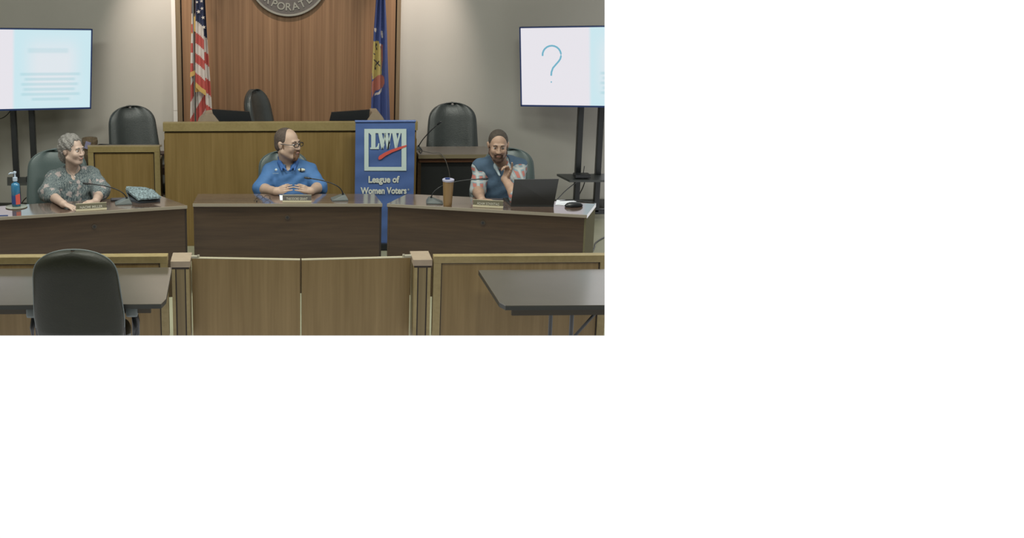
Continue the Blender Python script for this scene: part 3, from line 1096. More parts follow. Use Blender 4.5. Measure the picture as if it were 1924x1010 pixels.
cloth('left_fold', FY, lerp([(-80, 362), (0, 360.5), (60, 359.5), (140, 357.5)]), lambda y: 367.2, -80, 138,
      stripes([(44, 1), (60, 2), (63, 3), (81, 1), (98, 2), (118, 1), (140, 2)], 26), FM, t, folds=.7, amp=.02, yoff=-.02)
cloth('middle_fold', FY, lerp([(-80, 367), (0, 368), (150, 367.5)]), lerp([(-80, 374), (0, 382), (100, 384), (178, 387)]), -80, 172,
      stripes([(60, 1), (80, 2), (99, 1), (117, 2), (136, 1), (155, 2), (170, 3)], 38, slant=.85, x0=368), FM, t, folds=1.2, amp=.03, ph=1, yoff=-.05)
cloth('right_fold', FY, lerp([(-80, 371), (0, 380), (100, 383), (228, 388)]), lerp([(-80, 378), (0, 385.5), (60, 389), (120, 393), (170, 396.5), (215, 399)]), -80, 216,
      stripes([(95, 1), (117, 2), (143, 1), (170, 2), (192, 1), (222, 2)], 67, slant=.7, x0=382), FM, t, folds=.8, amp=.03, ph=2, yoff=-.02)
cloth('lower_fold', FY, lerp([(130, 359), (228, 357.5)]), lerp([(130, 384), (228, 396)]), 130, 229,
      lambda px, py: 1 + int(((px - 358) * .9 + (py - 130) * .52) / 16) % 2, FM, t, folds=2.2, amp=.03, yoff=.02)
# gold fringes
fr_ = []
if 1:
    fr_.append(MB().slab([at(357.5, 136, Y=FY - .05), at(366.5, 132, Y=FY - .05), at(366.5, 141, Y=FY - .05), at(357, 145, Y=FY - .05)], (0, .006, 0)))
fr_.append(MB().slab([at(367.5, 154, Y=FY - .09), at(376, 163, Y=FY - .09), at(387, 170, Y=FY - .09), at(387, 180, Y=FY - .09), at(376, 172, Y=FY - .09), at(367.5, 163, Y=FY - .09)], (0, .006, 0)))
fr_.append(MB().slab([at(364, 33, Y=FY - .055), at(368.5, 27, Y=FY - .055), at(369, 60, Y=FY - .055), at(364.5, 59, Y=FY - .055)], (0, .006, 0)))
for q in fr_:
    q.build('fringe', M_gold, t)
for (sx, sy, r) in ((373, 22, 4.2), (379.5, 16, 3.5), (381.5, 33, 3.8), (383, 51, 4.0), (378.5, 2, 3.5), (370, 4, 3)):
    pts = []
    for k in range(10):
        a = math.pi / 2 + k * math.pi / 5 + .2
        rr = r if k % 2 == 0 else r * .42
        pts.append(at(sx + rr * math.cos(a), sy - rr * math.sin(a), Y=FY - .092))
    MB().slab(pts, (0, .003, 0)).build('star', M_fwhite, t)

SM = [M_sblue, M_sgold, mat('flag_brick_red', (.36, .13, .095), .7), M_fwhite, mat('flag_dark_mark', (.03, .03, .05), .7)]
pole = at(718.6, 100, Y=FY)
t = thing('blue_flag', 'blue flag with gold and red emblem hanging on a pole right of the bench', 'flag', (pole.x, FY, 0))
MB().tube([(pole.x, FY, .03), (pole.x, FY, 2.55)], .010, 12).build('pole', M_chrome, t, smooth=True, angle=50)
MB().lathe([(.14, 0), (.14, .02), (.05, .04), (.02, .09)], (pole.x, FY, 0), 28).build('base', M_brass, t, smooth=True, angle=40)
MB().lathe([(.01, 0), (.022, .02), (.022, .035), (.012, .05), (.002, .12)], (pole.x, FY, 2.55), 16).build('finial', M_gold, t, smooth=True)
gold = [(701, 76), (711, 77), (713, 84), (716, 95), (717, 110), (717.5, 130), (717, 140), (710, 142), (704, 146), (699, 148), (698, 130), (699, 110), (700, 90)]
red = [(698, 152), (704, 147), (710, 140), (716, 139), (721, 144), (722, 155), (719, 164), (713, 166), (706, 170), (700, 178), (698, 182)]
red2 = [(715, 82), (719, 84), (719, 112), (717, 135), (716, 110)]
whites = [[(702.5, 52), (706.5, 51.5), (708, 56), (706, 60), (703, 58)], [(715, 57), (718.5, 58), (719.5, 70), (717.5, 72), (715, 64)],
          [(715, 166), (718, 165), (716, 172), (709, 177), (703, 180), (703.5, 176), (710, 172)], [(713, 80), (715.5, 82), (715, 86), (713, 85)]]
darks = [[(705, 82), (706.5, 80), (708.5, 83), (707, 88), (709, 93), (707.5, 94), (705.5, 88)], [(701, 98), (705, 101), (704.5, 103), (701, 100.5)],
         [(701, 111), (702.5, 110), (714, 122), (713, 124)], [(711, 113), (712.5, 114), (704.5, 126), (703, 125)], [(703, 126), (706.5, 126), (706, 131), (704, 131)]]


def sflag(px, py):
    if any(in_poly(px, py, w) for w in whites): return 3
    if any(in_poly(px, py, w) for w in darks): return 4
    if in_poly(px, py, red) or in_poly(px, py, red2): return 2
    if in_poly(px, py, gold): return 1
    return 0


cloth('cloth', FY, lerp([(-80, 711), (0, 706), (60, 701.5), (140, 698), (228, 696)]), lerp([(-80, 722), (0, 724), (60, 727), (140, 729.5), (228, 733)]), -80, 229,
      sflag, SM, t, folds=2.6, amp=.05, nx=70, ny=300, yoff=-.06)


# ------------------------------------------------------------------ chairs
def office_chair(label, m_back, group, H=1.13, W=.50, arms=True, bolster=True):
    """high-back swivel chair, facing -y, origin on the floor under its column"""
    t = thing('office_chair', label, 'chair', (0, 0, 0), 0, group)
    z0, z1 = .47, H
    nz, nu = 30, 36
    vs, fs = [], []
    for j in range(nz + 1):
        v = j / nz
        vv = 1 - (1 - v) ** 1.0
        z = z0 + (z1 - z0) * (math.sin(vv * math.pi / 2) if vv > 0 else 0)
        zz = (z - z0) / (z1 - z0)
        w = W / 2 * (.93 + .07 * math.sin(min(zz / .35, 1) * math.pi / 2))
        if zz > .35:
            w = W / 2 * (1 - .12 * ((zz - .35) / .65))
        if zz > .70:
            w *= max(0, 1 - ((zz - .70) / .30) ** 3.2) ** .55 * .94 + .06
        th = .055 * math.sqrt(max(.02, 1 - max(0, (zz - .8) / .2) ** 2)) if zz > .8 else .055
        lean = .05 + .17 * zz
        for i in range(nu):
            q = 2 * math.pi * i / nu
            c, s = math.cos(q), math.sin(q)
            ex = abs(c) ** .75 * (1 if c >= 0 else -1) * w
            ey = abs(s) ** .6 * (1 if s >= 0 else -1) * th
            if s < -.05 and bolster:          # front padding: side bolsters and a hollow middle
                u = abs(ex) / max(w, .01)
                ey += -.022 * math.exp(-((u - .72) / .2) ** 2) * min(1, 1.3 - zz) + .02 * math.exp(-(u / .4) ** 2) * (1 - zz)
                ey += -.018 * math.exp(-((zz - .22) / .13) ** 2) * math.exp(-(u / .45) ** 2)
            vs.append((ex, .20 + lean + ey - .05 * abs(c) ** 2 * 1, z))
    for j in range(nz):
        for i in range(nu):
            fs.append((j * nu + i, j * nu + (i + 1) % nu, (j + 1) * nu + (i + 1) % nu, (j + 1) * nu + i))
    fs.append(tuple(range(nu))[::-1]); fs.append(tuple(range(nz * nu, (nz + 1) * nu)))
    MB().add(vs, fs).build('backrest', m_back, t, smooth=True, local=True)
    # seam piping round the edge of the back
    pts = []
    for j in range(4, nz + 1):
        pts.append(Vector(vs[j * nu + 0]))
    for j in range(nz, 3, -1):
        pts.append(Vector(vs[j * nu + nu // 2]))
    MB().tube(pts, .006, 6).build('piping', M_arm if m_back is M_leather2 else m_back, t, smooth=True, local=True)
    # seat cushion
    vs, fs = [], []
    for j, (zq, k) in enumerate([(.40, .9), (.405, .97), (.43, 1), (.47, 1), (.495, .96), (.505, .85), (.508, .5)]):
        for i in range(32):
            q = 2 * math.pi * i / 32
            c, s = math.cos(q), math.sin(q)
            vs.append((.26 * k * abs(c) ** .55 * (1 if c > 0 else -1), -.03 + .25 * k * abs(s) ** .55 * (1 if s > 0 else -1), zq))
    for j in range(6):
        for i in range(32):
            fs.append((j * 32 + i, j * 32 + (i + 1) % 32, (j + 1) * 32 + (i + 1) % 32, (j + 1) * 32 + i))
    fs.append(tuple(range(32))[::-1]); fs.append(tuple(range(6 * 32, 7 * 32)))
    MB().add(vs, fs).build('seat', m_back, t, smooth=True, local=True)
    if arms:
        for s in (-1, 1):
            MB().box((s * .30, .03, .68), (.072, .29, .075), rx=0, bev=.016).build('armrest', M_arm, t, smooth=True, local=True)
            MB().tube([(s * .27, -.02, .42), (s * .31, -.02, .47), (s * .315, .0, .56), (s * .30, .01, .655)], .014, 8).tube([(s * .27, .12, .42), (s * .31, .12, .47), (s * .315, .11, .56), (s * .30, .1, .655)], .014, 8).build('arm_support', M_blackp, t, smooth=True, local=True)
    MB().tube([(0, 0, .09), (0, 0, .28)], .03, 14).tube([(0, 0, .28), (0, 0, .40)], .018, 14).build('column', M_black, t, smooth=True, angle=40, local=True)
    MB().box((0, .05, .39), (.2, .34, .03), bev=.008).tube([(0, .2, .39), (0, .30, .42), (0, .29, .55)], .03, 8).build('seat_bracket', M_black, t, local=True)
    for k in range(5):
        a = 2 * math.pi * k / 5 + .3
        c, s = math.cos(a), math.sin(a)
        lg = MB().tube([(0, 0, .12), (.1 * c, .1 * s, .115), (.29 * c, .29 * s, .075)], [.03, .026, .016], 10).build('leg', M_black, t, smooth=True, local=True)
        MB().tube([(.30 * c - .02 * s, .30 * s + .02 * c, .03), (.30 * c + .02 * s, .30 * s - .02 * c, .03)], .03, 12).build('caster', M_black, lg, local=True)
    return t


def place(t, px, py_top, Y, rz, scale=1.0):
    """stand a chair so that its back's top is seen at px"""
    off = rotz(rz) @ np.array([0, .38, 0]) * scale
    p = at(px, py_top, Y=Y)
    t.location = (p.x - off[0], Y - off[1], 0)
    t.rotation_euler = (0, 0, rz)
    t.scale = (scale,) * 3
    return p.z


def chair_at(label, m_back, px, py_top, Y, rz, W=.5, arms=True, group=None):
    H = at(px, py_top, Y=Y).z
    t = office_chair(label, m_back, group, H=H, W=W, arms=arms)
    place(t, px, py_top, Y, rz)
    return t


chair_at('dark leather office chair behind the left oak box', M_leather, 245, 198.5, 11.62, math.radians(22), W=.50)
chair_at('dark leather office chair behind the brown side desk', M_leather, 850, 192.5, 11.64, math.radians(-4), W=.50)
chair_at('black leather office chair turned sideways behind the long bench', M_leather, 478, 168, 11.45, math.radians(62), W=.46)
chair_at('green-grey office chair behind the woman in the patterned blouse', M_leather3, 106, 280, 9.98, math.radians(12), W=.52, arms=False)
chair_at('green-grey office chair behind the man in the blue polo', M_leather3, 531, 283, 10.25, math.radians(8), W=.46, arms=False)
chair_at('slate-grey office chair behind the man in the blue vest', M_leather3, 955, 278, 10.12, math.radians(-6), W=.46)

# ------------------------------------------------------------------ the three dark desks
def desk(plan, label, key_px, zt=.75, side=False):
    """plan: front-left, front-right, back-right, back-left corners (x, y) of the top"""
    fl_, fr2, br_, bl_ = [Vector((p[0], p[1], 0)) for p in plan]
    c = (fl_ + fr2 + br_ + bl_) / 4
    t = thing('panel_desk', label, 'desk', c, 0, None)
    d = (fr2 - fl_).normalized()
    nrm = Vector((-d.y, d.x, 0))
    MB().prism([fl_ + nrm * .012, fr2 + nrm * .012, br_, bl_], zt - .03, zt).build('top', M_dtop, t)
    MB().prism([fl_, fr2, fr2 + nrm * .012, fl_ + nrm * .012], zt - .022, zt).build('edge_band', M_dedge, t)
    a, b = fl_ + nrm * .02 + d * .012, fr2 + nrm * .02 - d * .012
    MB().prism([a, b, b + nrm * .02, a + nrm * .02], .0, zt - .03).build('front_panel', M_walnut, t)
    for e, k, bk in ((fl_, 1, bl_), (fr2, -1, br_)):
        q0_ = e + d * k * .004 + nrm * .018
        q1_ = bk + d * k * .004
        MB().prism([q0_, q0_ + d * k * .014, q1_ + d * k * .014, q1_], 0, zt - .03).build('side_panel', M_dside if (side and k == -1) else M_groove if k == -1 else M_walnut, t)
    kp = at(*key_px, Y=(fl_.y + fr2.y) / 2)
    # keyhole in the front panel
    s = (Vector((kp.x, kp.y, 0)) - fl_).dot(d)
    ctr = fl_ + d * s + nrm * .018
    kz = at(*key_px, Y=ctr.y).z
    kk = MB().tube([ctr + V(0, 0, kz), ctr - nrm * .004 + V(0, 0, kz)], .019, 20)
    lk = kk.build('lock_plate', mat('bronze_lock_plate', (.045, .035, .025), .4), t)
    MB().tube([ctr - nrm * .003 + V(0, 0, kz), ctr - nrm * .007 + V(0, 0, kz)], .009, 12).build('keyhole', M_black, lk)
    return t, d, nrm


def Q(px, py, Z=.75):
    p = at(px, py, Z=Z)
    return (p.x, p.y)


# the left desk runs on past the photo's left edge
Lf1, Lf0 = Vector(Q(352, 386.5)), Vector(Q(0, 408))
Lb1, Lb0 = Vector(Q(300, 367)), Vector(Q(0, 387))
fL0 = Lf1 + (Lf0 - Lf1).normalized() * 1.62
bL0 = Lb1 + (Lb0 - Lb1).normalized() * 1.40
deskL, dL, nL = desk([fL0, Lf1, Lb1, bL0], 'dark walnut desk at left with name plate and sanitizer bottle', (178, 425))
deskC, dC, nC = desk([Q(362, 383), Q(718.5, 383), Q(703, 364), Q(372, 364)], 'dark walnut desk in the middle in front of the man in blue polo', (540, 408))
deskR, dR, nR = desk([Q(727, 383), Q(1103, 404), Q(1120, 381.5), Q(765, 364)], 'dark walnut desk at right under the open laptop', (907, 418), side=True)

# ------------------------------------------------------------------ things on the desks
ZD = .75


def D(px, py, z=ZD):
    return at(px, py, Z=z)


def name_plate(px0, py0, px1, py1, txt, label, m_plate, tilt=.25, h=.05):
    a, b = D(px0, py0), D(px1, py1)
    d = (b - a); w = d.length
    rz = math.atan2(d.y, d.x)
    c = (a + b) / 2
    t = thing('name_plate', label, 'name plate', c, rz)
    MB().box((0, .02, .004), (w, .045, .008)).build('foot', M_brass, t, local=True)
    pl_ = MB().box((0, .006, .008 + h / 2), (w, .008, h), rx=-.08).build('plate', m_plate, t, local=True)
    MB().box((0, .0005, .010), (w + .002, .010, .014)).build('lower_strip', M_brass, t, local=True)
    MB().box((0, .010, h + .008), (w + .002, .006, .004)).build('upper_strip', M_brass, t, local=True)
    mm = MB()
    vs, fs = text_mesh(txt, .028, .0006, .0005)
    x0_ = min(v.x for v in vs); x1_ = max(v.x for v in vs)
    k = w * .74 / (x1_ - x0_)
    mm.add([(v.x * k - (x0_ + x1_) / 2 * k, -.0005 - v.z + .0 , v.y + .022) for v in vs], fs)
    mm.build('lettering', M_letter, t, local=True)
    return t


name_plate(143, 397.5, 200.5, 394, 'NAOMI MILLER', 'bronze name plate in front of the woman in patterned blouse', M_plate)
name_plate(531, 380.5, 585, 380.5, 'THEODORE GRANT', 'grey name plate in front of the man in blue polo', M_plateg, h=.052)
name_plate(888.5, 388.5, 945, 391.5, 'ADAM SONNTAG', 'bronze name plate in front of the man in blue vest', M_plate)

# white folded paper behind the middle plate
a = D(526, 376)
t = MB().slab([a, D(570, 377), D(570, 369.5) + V(0, 0, .004), D(525, 367) + V(0, 0, .004)], (0, 0, .002)).build('paper_sheet', M_paper)
tag(t, 'white sheet of paper behind the grey name plate', 'paper')

# microphones
mic(D(231, 384) + V(0, .03, 0), at(167, 345, Y=9.35), (-.02, -.02, .10), 'gooseneck microphone on the left desk pointing at the woman', rz=math.radians(10))
mic(D(638, 376) + V(0, .02, 0), at(583, 335, Y=9.4), (.0, 0, .10), 'gooseneck microphone on the middle desk pointing left', rz=math.radians(5))
mic(D(817, 382) + V(0, .02, 0), at(906, 336, Y=9.3), (.02, 0, .14), 'gooseneck microphone on the right desk pointing at the man in vest', rz=math.radians(175))

# cell phone and folded patterned folio on the left desk
q = D(224, 380)
ph = thing('cell_phone', 'dark cell phone lying flat left of the folded patterned case', 'phone', q + V(0, .08, 0), math.radians(10))
MB().box((0, 0, .006), (.155, .08, .010), bev=.003).build('body', M_blackp, ph, local=True)
MB().box((0, 0, .0115), (.145, .07, .001)).build('screen', mat('phone_screen', (.03, .03, .05), .12), ph, local=True)
M_pattern = mat('speckled_teal_cloth', (.16, .21, .23), .8, var=.95, vscale=70)
M_plain = mat('dark_grey_cloth', (.06, .07, .085), .8)
q = D(272, 381)
cs = thing('patterned_case', 'folded speckled grey-teal cloth case lying on the left desk', 'case', (q.x, q.y + .05, ZD))
mb_ = MB()
lowp = [D(243, 378), D(262, 382), D(301, 378), D(299, 370), D(241, 368)]
mb_.slab(lowp, (0, 0, .018)); mb_.build('lower_flap', M_plain, cs)
top = [D(236.5, 371) + V(0, 0, .055), D(259, 383) + V(0, 0, .03), D(303, 380.5) + V(0, 0, .035), D(288, 371) + V(0, 0, .055), D(272, 366.5) + V(0, 0, .055), D(238, 366) + V(0, 0, .06)]
MB().slab(top, (0, 0, .014)).build('upper_flap', M_pattern, cs)
MB().slab([top[0] + V(0, 0, 0), top[5], D(241, 368) + V(0, 0, .01), D(243, 378) + V(0, 0, .01)], (.008, 0, 0)).build('spine', M_plain, cs)

# hand sanitizer pump bottle on a dish
q = D(31, 389)
sb = thing('sanitizer_bottle', 'pump bottle of blue hand sanitizer with red label on the left desk', 'bottle', (q.x, q.y, ZD))
M_gel = mat('blue_gel', (.03, .16, .30), .15, spec=.8)
M_gel2 = mat('deep_blue_label', (.03, .07, .25), .4)
M_clear = mat('clear_plastic', (.42, .5, .6), .2)
MB().lathe([(.08, 0), (.085, .006), (.03, .01)], q, 30).build('dish', mat('olive_dish', (.22, .23, .18), .3), sb, smooth=True, angle=40)
MB().lathe([(.027, .008), (.034, .015), (.034, .175), (.03, .19), (.014, .20), (.014, .215)], q, 28).build('bottle', M_gel, sb, smooth=True, angle=50)
MB().lathe([(.0345, .03), (.0345, .10)], q + V(0, 0, .0), 28).build('label', M_gel2, sb, smooth=True, angle=50)
MB().slab([q + V(.005, -.036, .03), q + V(.036, -.022, .03), q + V(.036, -.022, .115), q + V(.005, -.036, .105)], (0, .004, 0)).build('red_panel', M_bred, sb)
MB().lathe([(.019, .213), (.019, .24), (.007, .243), (.007, .27), (.012, .272), (.014, .285), (.004, .29)], q, 16).build('pump', M_clear, sb, smooth=True, angle=50)
MB().tube([q + V(0, 0, .275), q + V(-.03, -.01, .278), q + V(-.045, -.015, .268)], .006, 8).build('spout', M_clear, sb, smooth=True)
q = D(4, 405)
tag(MB().tube([D(-12, 405.5, .757), D(15, 404.5, .757)], .005, 8).build('pen', M_bkframe), 'dark pen lying at the left edge of the left desk', 'pen')

# eyeglasses lying folded open on the middle desk
gc = D(492, 374)
eg = thing('reading_glasses', 'thin dark eyeglasses lying open on the left of the middle desk', 'glasses', gc)
gm = MB()
for cx_, cy_ in ((488, 370), (502, 371)):
    c = D(cx_, cy_, ZD + .022)
    gm.tube([c + V(.024 * math.cos(a_), .004, .018 * math.sin(a_)) for a_ in [2 * math.pi * k / 16 for k in range(17)]], .0018, 6, caps=False)
gm.build('rims', M_black, eg)
MB().tube([D(485, 371, .772), D(479.5, 374, .765), D(478, 378, .753)], .0018, 6).tube([D(506, 371, .772), D(509, 374, .765), D(509, 377, .753)], .0018, 6).build('temples', M_black, eg)
MB().tube([D(494, 370.5, .775), D(496.5, 370, .776)], .0018, 6).build('bridge', M_black, eg)
q = D(482.5, 379)
tag(MB().lathe([(.004, 0), (.006, .003), (.004, .012), (.001, .014)], q, 12).build('earbud', M_blackp, smooth=True), 'tiny black earbud beside the eyeglasses on the middle desk', 'earbud')

# copper tumbler
q = D(841, 386)
tb = thing('tumbler', 'tall copper-coloured tumbler with pale lid on the right desk', 'cup', (q.x, q.y, ZD))
MB().lathe([(.032, 0), (.034, .01), (.042, .19), (.043, .2)], q, 32).build('body', mat('copper_tumbler', (.24, .15, .065), .4, .1), tb, smooth=True, angle=50)
MB().lathe([(.045, .198), (.047, .203), (.047, .213), (.043, .216), (.03, .213)], q, 32).build('lid', mat('pale_blue_lid', (.38, .38, .5), .35), tb, smooth=True, angle=50)
MB().box2(q + V(-.025, -.012, .214), q + V(.012, .012, .226), bev=.003).build('slider', M_bkframe, tb)

# laptop, lid towards the camera
A, Bp = D(960, 388), D(1040.5, 388.5)
d = (Bp - A); w = d.length
lt = thing('laptop', 'open charcoal laptop seen from behind on the right desk', 'laptop', (A + Bp) / 2, 0)
tl, tr = at(966, 336.5, Y=A.y - .05), at(1049.5, 335.5, Y=A.y - .05)
tl = Vector((tl.x, A.y - .06, tl.z)); tr = Vector((tr.x, A.y - .06, tr.z))
A1, B1 = A + V(0, 0, .016), Bp + V(0, 0, .016)
M_lap = mat('charcoal_laptop', (.035, .037, .037), .4)
MB().slab([A1, B1, tr, tl], (0, .007, 0)).build('lid', M_lap, lt)
MB().slab([A1 + V(.01, .0075, .01), B1 + V(-.01, .0075, .01), tr + V(-.01, .0075, -.01), tl + V(.01, .0075, -.01)], (0, .001, 0)).build('screen', mat('laptop_screen', (.02, .03, .05), .2, emit=(.3, .35, .45), estr=.25), lt)
bk = V(-.02, .23, 0)
MB().slab([A, Bp, Bp + bk, A + bk], (0, 0, .016)).build('base', M_lap, lt)
MB().slab([A + V(.02, .05, .016), Bp + V(-.02, .05, .016), Bp + bk + V(-.02, -.09, .016), A + bk + V(.02, -.09, .016)], (0, 0, .001)).build('keyboard', M_blackp, lt)

# papers and desk phone/clicker on the right of the laptop
pp = MB().slab([D(1043, 385), D(1070, 386), D(1083, 378.5), D(1060, 376), D(1046, 376)], (0, 0, .003))
tag(pp.build('paper_stack', M_paper), 'white papers lying right of the laptop', 'paper')
pp = MB().slab([D(1046, 384, .7535), D(1064, 382, .7535), D(1079, 377, .7535), D(1050, 378, .7535)], (0, 0, .002))
tag(pp.build('paper_sheet', M_paper), 'smaller white sheet lying on top of the papers by the laptop', 'paper')
q = D(1078, 388)
cm = thing('computer_mouse', 'dark oval handheld device lying at the right end of the right desk', 'device', q, math.radians(8))
vs, fs = [], []
for j, (zq, k) in enumerate([(0, .92), (.006, 1), (.018, .96), (.03, .75), (.036, .35)]):
    for i in range(24):
        a_ = 2 * math.pi * i / 24
        vs.append((.075 * k * math.cos(a_), .035 * k * math.sin(a_), zq))
for j in range(4):
    for i in range(24):
        fs.append((j * 24 + i, j * 24 + (i + 1) % 24, (j + 1) * 24 + (i + 1) % 24, (j + 1) * 24 + i))
fs += [tuple(range(24))[::-1], tuple(range(96, 120))]
MB().add(vs, fs).build('shell', M_blackp, cm, smooth=True, local=True)
MB().box((.02, 0, .034), (.02, .008, .008), bev=.002).build('wheel', M_arm, cm, local=True)
cable('cable', [D(1052, 377, .756), D(1075, 376, .756), D(1095, 378, .756), D(1117, 380, .754)], .003, 'thin dark cable lying along the back edge of the right desk')

# ------------------------------------------------------------------ rail with gates
RY = at(338, 491, Z=.768).y
def rail_panel(px0, px1, ptop, label, seam=None):
    a = at(px0, ptop + 3, Y=RY).x; b = at(px1, ptop + 3, Y=RY).x
    zt = at((px0 + px1) / 2, ptop + 4, Y=RY).z
    t = thing('low_partition', label, 'partition', ((a + b) / 2, RY + .03, 0))
    fw_ = .05
    yb_ = at(px0, ptop, Z=zt).y
    f_ = MB().box2((a, RY, zt - .048), (b, max(yb_, RY + .04), zt), bev=.003)
    f_.box2((a, RY, .0), (a + fw_, RY + .05, zt - .048)).box2((b - fw_, RY, .0), (b, RY + .05, zt - .048))
    f_.build('frame', M_oak_edge, t)
    MB().box2((a + fw_, RY + .018, 0), (b - fw_, RY + .035, zt - .048)).build('panel', M_gate, t)
    MB().box2((a + fw_, RY + .01, zt - .055), (b - fw_, RY + .018, zt - .048)).box2((a + fw_, RY + .01, 0), (a + fw_ + .007, RY + .018, zt - .05)).box2((b - fw_ - .007, RY + .01, 0), (b - fw_, RY + .018, zt - .05)).build('groove', M_groove, t)
    return t


rail_panel(-330, 314.5, 479.5, 'oak-framed rail section left of the gates')
rail_panel(815.5, 1143, 476.5, 'oak-framed rail section right of the gates')


def rail_post(px0, px1, py_f, py_b, label, lean):
    zt = .768
    fl_ = at(px0, py_f, Z=zt); fr2 = at(px1, py_f, Z=zt)
    bb = at((px0 + px1) / 2, py_b, Z=zt).y
    t = thing('rail_post', label, 'post', ((fl_.x + fr2.x) / 2, (fl_.y + bb) / 2, 0))
    x0_, x1_ = fl_.x, fr2.x
    MB().box2((x0_, fl_.y, zt - .042), (x1_, bb, zt), bev=.003).build('cap', M_cap, t)
    ins = .008
    MB().box2((x0_ + ins, fl_.y + ins, 0), (x1_ - ins, bb - ins, zt - .042)).build('shaft', M_post, t)
    # raised fillets on the front
    f_ = MB()
    f_.box2((x0_ + ins, fl_.y + .002, 0), (x0_ + ins + .022, fl_.y + ins, zt - .055)).box2((x1_ - ins - .022, fl_.y + .002, 0), (x1_ - ins, fl_.y + ins, zt - .055))
    f_.build('edge_fillets', M_oak_edge, t)
    MB().box2((x0_ + ins + .022, fl_.y + .005, 0), (x0_ + ins + .03, fl_.y + ins, zt - .055)).box2((x1_ - ins - .03, fl_.y + .005, 0), (x1_ - ins - .022, fl_.y + ins, zt - .055)).box2((x0_ + ins, fl_.y + .004, zt - .055), (x1_ - ins, fl_.y + ins, zt - .042)).build('groove', M_groove, t)
    return t


rail_post(320, 357, 491, 474, 'square oak post with pale cap left of the gates', 0)
rail_post(776.5, 812.5, 488, 471, 'square oak post with pale cap right of the gates', 0)


def gate(pa, pb, label, hinge_left):
    """pa, pb: px of the top corners; a thick veneered leaf"""
    zt = .755
    a = at(*pa, Z=zt); b = at(*pb, Z=zt)
    d_ = Vector((b.x - a.x, b.y - a.y, 0)); w_ = d_.length; d_.normalize()
    n_ = Vector((-d_.y, d_.x, 0))
    t = thing('swing_gate', label, 'gate', (a + b) / 2 * 1 - V(0, 0, zt))
    P = [a, b, b + n_ * .035, a + n_ * .035]
    MB().prism([p for p in P], .06, zt - .004).build('leaf', M_gate, t)
    MB().prism([p for p in P], zt - .004, zt).build('top_edge', mat('pale_gate_edge', (.34, .31, .22), .5), t)
    e = a if hinge_left else b
    k = 1 if hinge_left else -1
    hb = MB().box2(e + V(-.03 if k > 0 else -.04, .0, .0), e + V(.04 if k > 0 else .03, .03, .012), bev=.002)
    hb.tube([e + V(k * .045, .012, .0), e + V(k * .045, .012, .018)], .008, 10)
    hb.build('hinge', mat('pale_hinge', (.4, .38, .3), .4, .3), t)
    return t


gate((360, 484.5), (563.5, 488), 'left leaf of the oak swing gates', True)
gate((567, 488), (771, 483), 'right leaf of the oak swing gates', False)

# ------------------------------------------------------------------ foreground folding tables and chair
def folding_table(plan, label, leg_x):
    zt = .74
    P = [Vector((p[0], p[1], 0)) for p in plan]
    c = sum(P, Vector()) / len(P)
    t = thing('folding_table', label, 'table', c)
    MB().prism(P, zt - .004, zt).build('top', M_table, t)
    MB().prism(P, zt - .03, zt - .004).build('edge', M_tedge, t)
    y0_ = min(p.y for p in P); y1_ = max(p.y for p in P)
    x0_ = min(p.x for p in P); x1_ = max(p.x for p in P)
    MB().box2((x0_ + .09, y0_ + .05, zt - .075), (x1_ - .09, y0_ + .075, zt - .03)).box2((x0_ + .09, y1_ - .075, zt - .075), (x1_ - .09, y1_ - .05, zt - .03)).build('apron', mat('table_apron_brown', (.05, .04, .025), .5), t)
    for x in leg_x:
        for yy in (y0_ + .1, y1_ - .1):
            MB().tube([(x, yy, .02), (x, yy, zt - .03)], .013, 10).build('leg', M_black, t, smooth=True, angle=50)
        MB().tube([(x, y0_ + .1, .15), (x, y1_ - .1, .15)], .010, 8).build('stretcher', M_black, t, smooth=True, angle=50)
        s = 1 if x < c.x else -1
        MB().tube([(x, (y0_ + y1_) / 2, .30), (x + s * .32, (y0_ + y1_) / 2, zt - .05)], .010, 8).build('brace', M_black, t, smooth=True, angle=50)
    return t


xl = -2.5
lt_ = [Q(323, 502, .74), Q(312, 561, .74), Q(303, 570, .74)]
tl_ = folding_table([(xl, lt_[2][1]), (lt_[2][0], lt_[2][1] - .005), lt_[1], lt_[0], (xl, lt_[0][1])], 'grey-brown folding table in the foreground left, chair pushed up to it', [xl + .3, lt_[0][0] - .25])
rt_ = [Q(899, 507, .74), Q(938, 567, .74), Q(950, 573.5, .74)]
folding_table([rt_[0], rt_[1], rt_[2], (rt_[2][0] + 1.8, rt_[2][1] - .02), (rt_[2][0] + 1.8, rt_[0][1])], 'grey-brown folding table in the foreground right with folding legs', [at(1057, 600, Y=rt_[2][1] + .3).x, rt_[2][0] + 1.5])

fc = office_chair('big dark green-black leather chair seen from behind in the left foreground', M_leather2, None, H=1.13, W=.53, bolster=False)
CY = 6.72
fc.rotation_euler = (0, 0, math.radians(180 + 0))
p = at(137, 470, Y=CY)
HH = p.z
fc.location = (p.x, CY + .38, 0)
fc.scale = (1, 1, HH / 1.13)


# ------------------------------------------------------------------ people
def frame3(x, z):
    x = np.array(x, float); x /= np.linalg.norm(x)
    z = np.array(z, float); z = z - x * (z @ x); z /= np.linalg.norm(z)
    y = np.cross(z, x)
    return np.stack([x, y, z], 1)


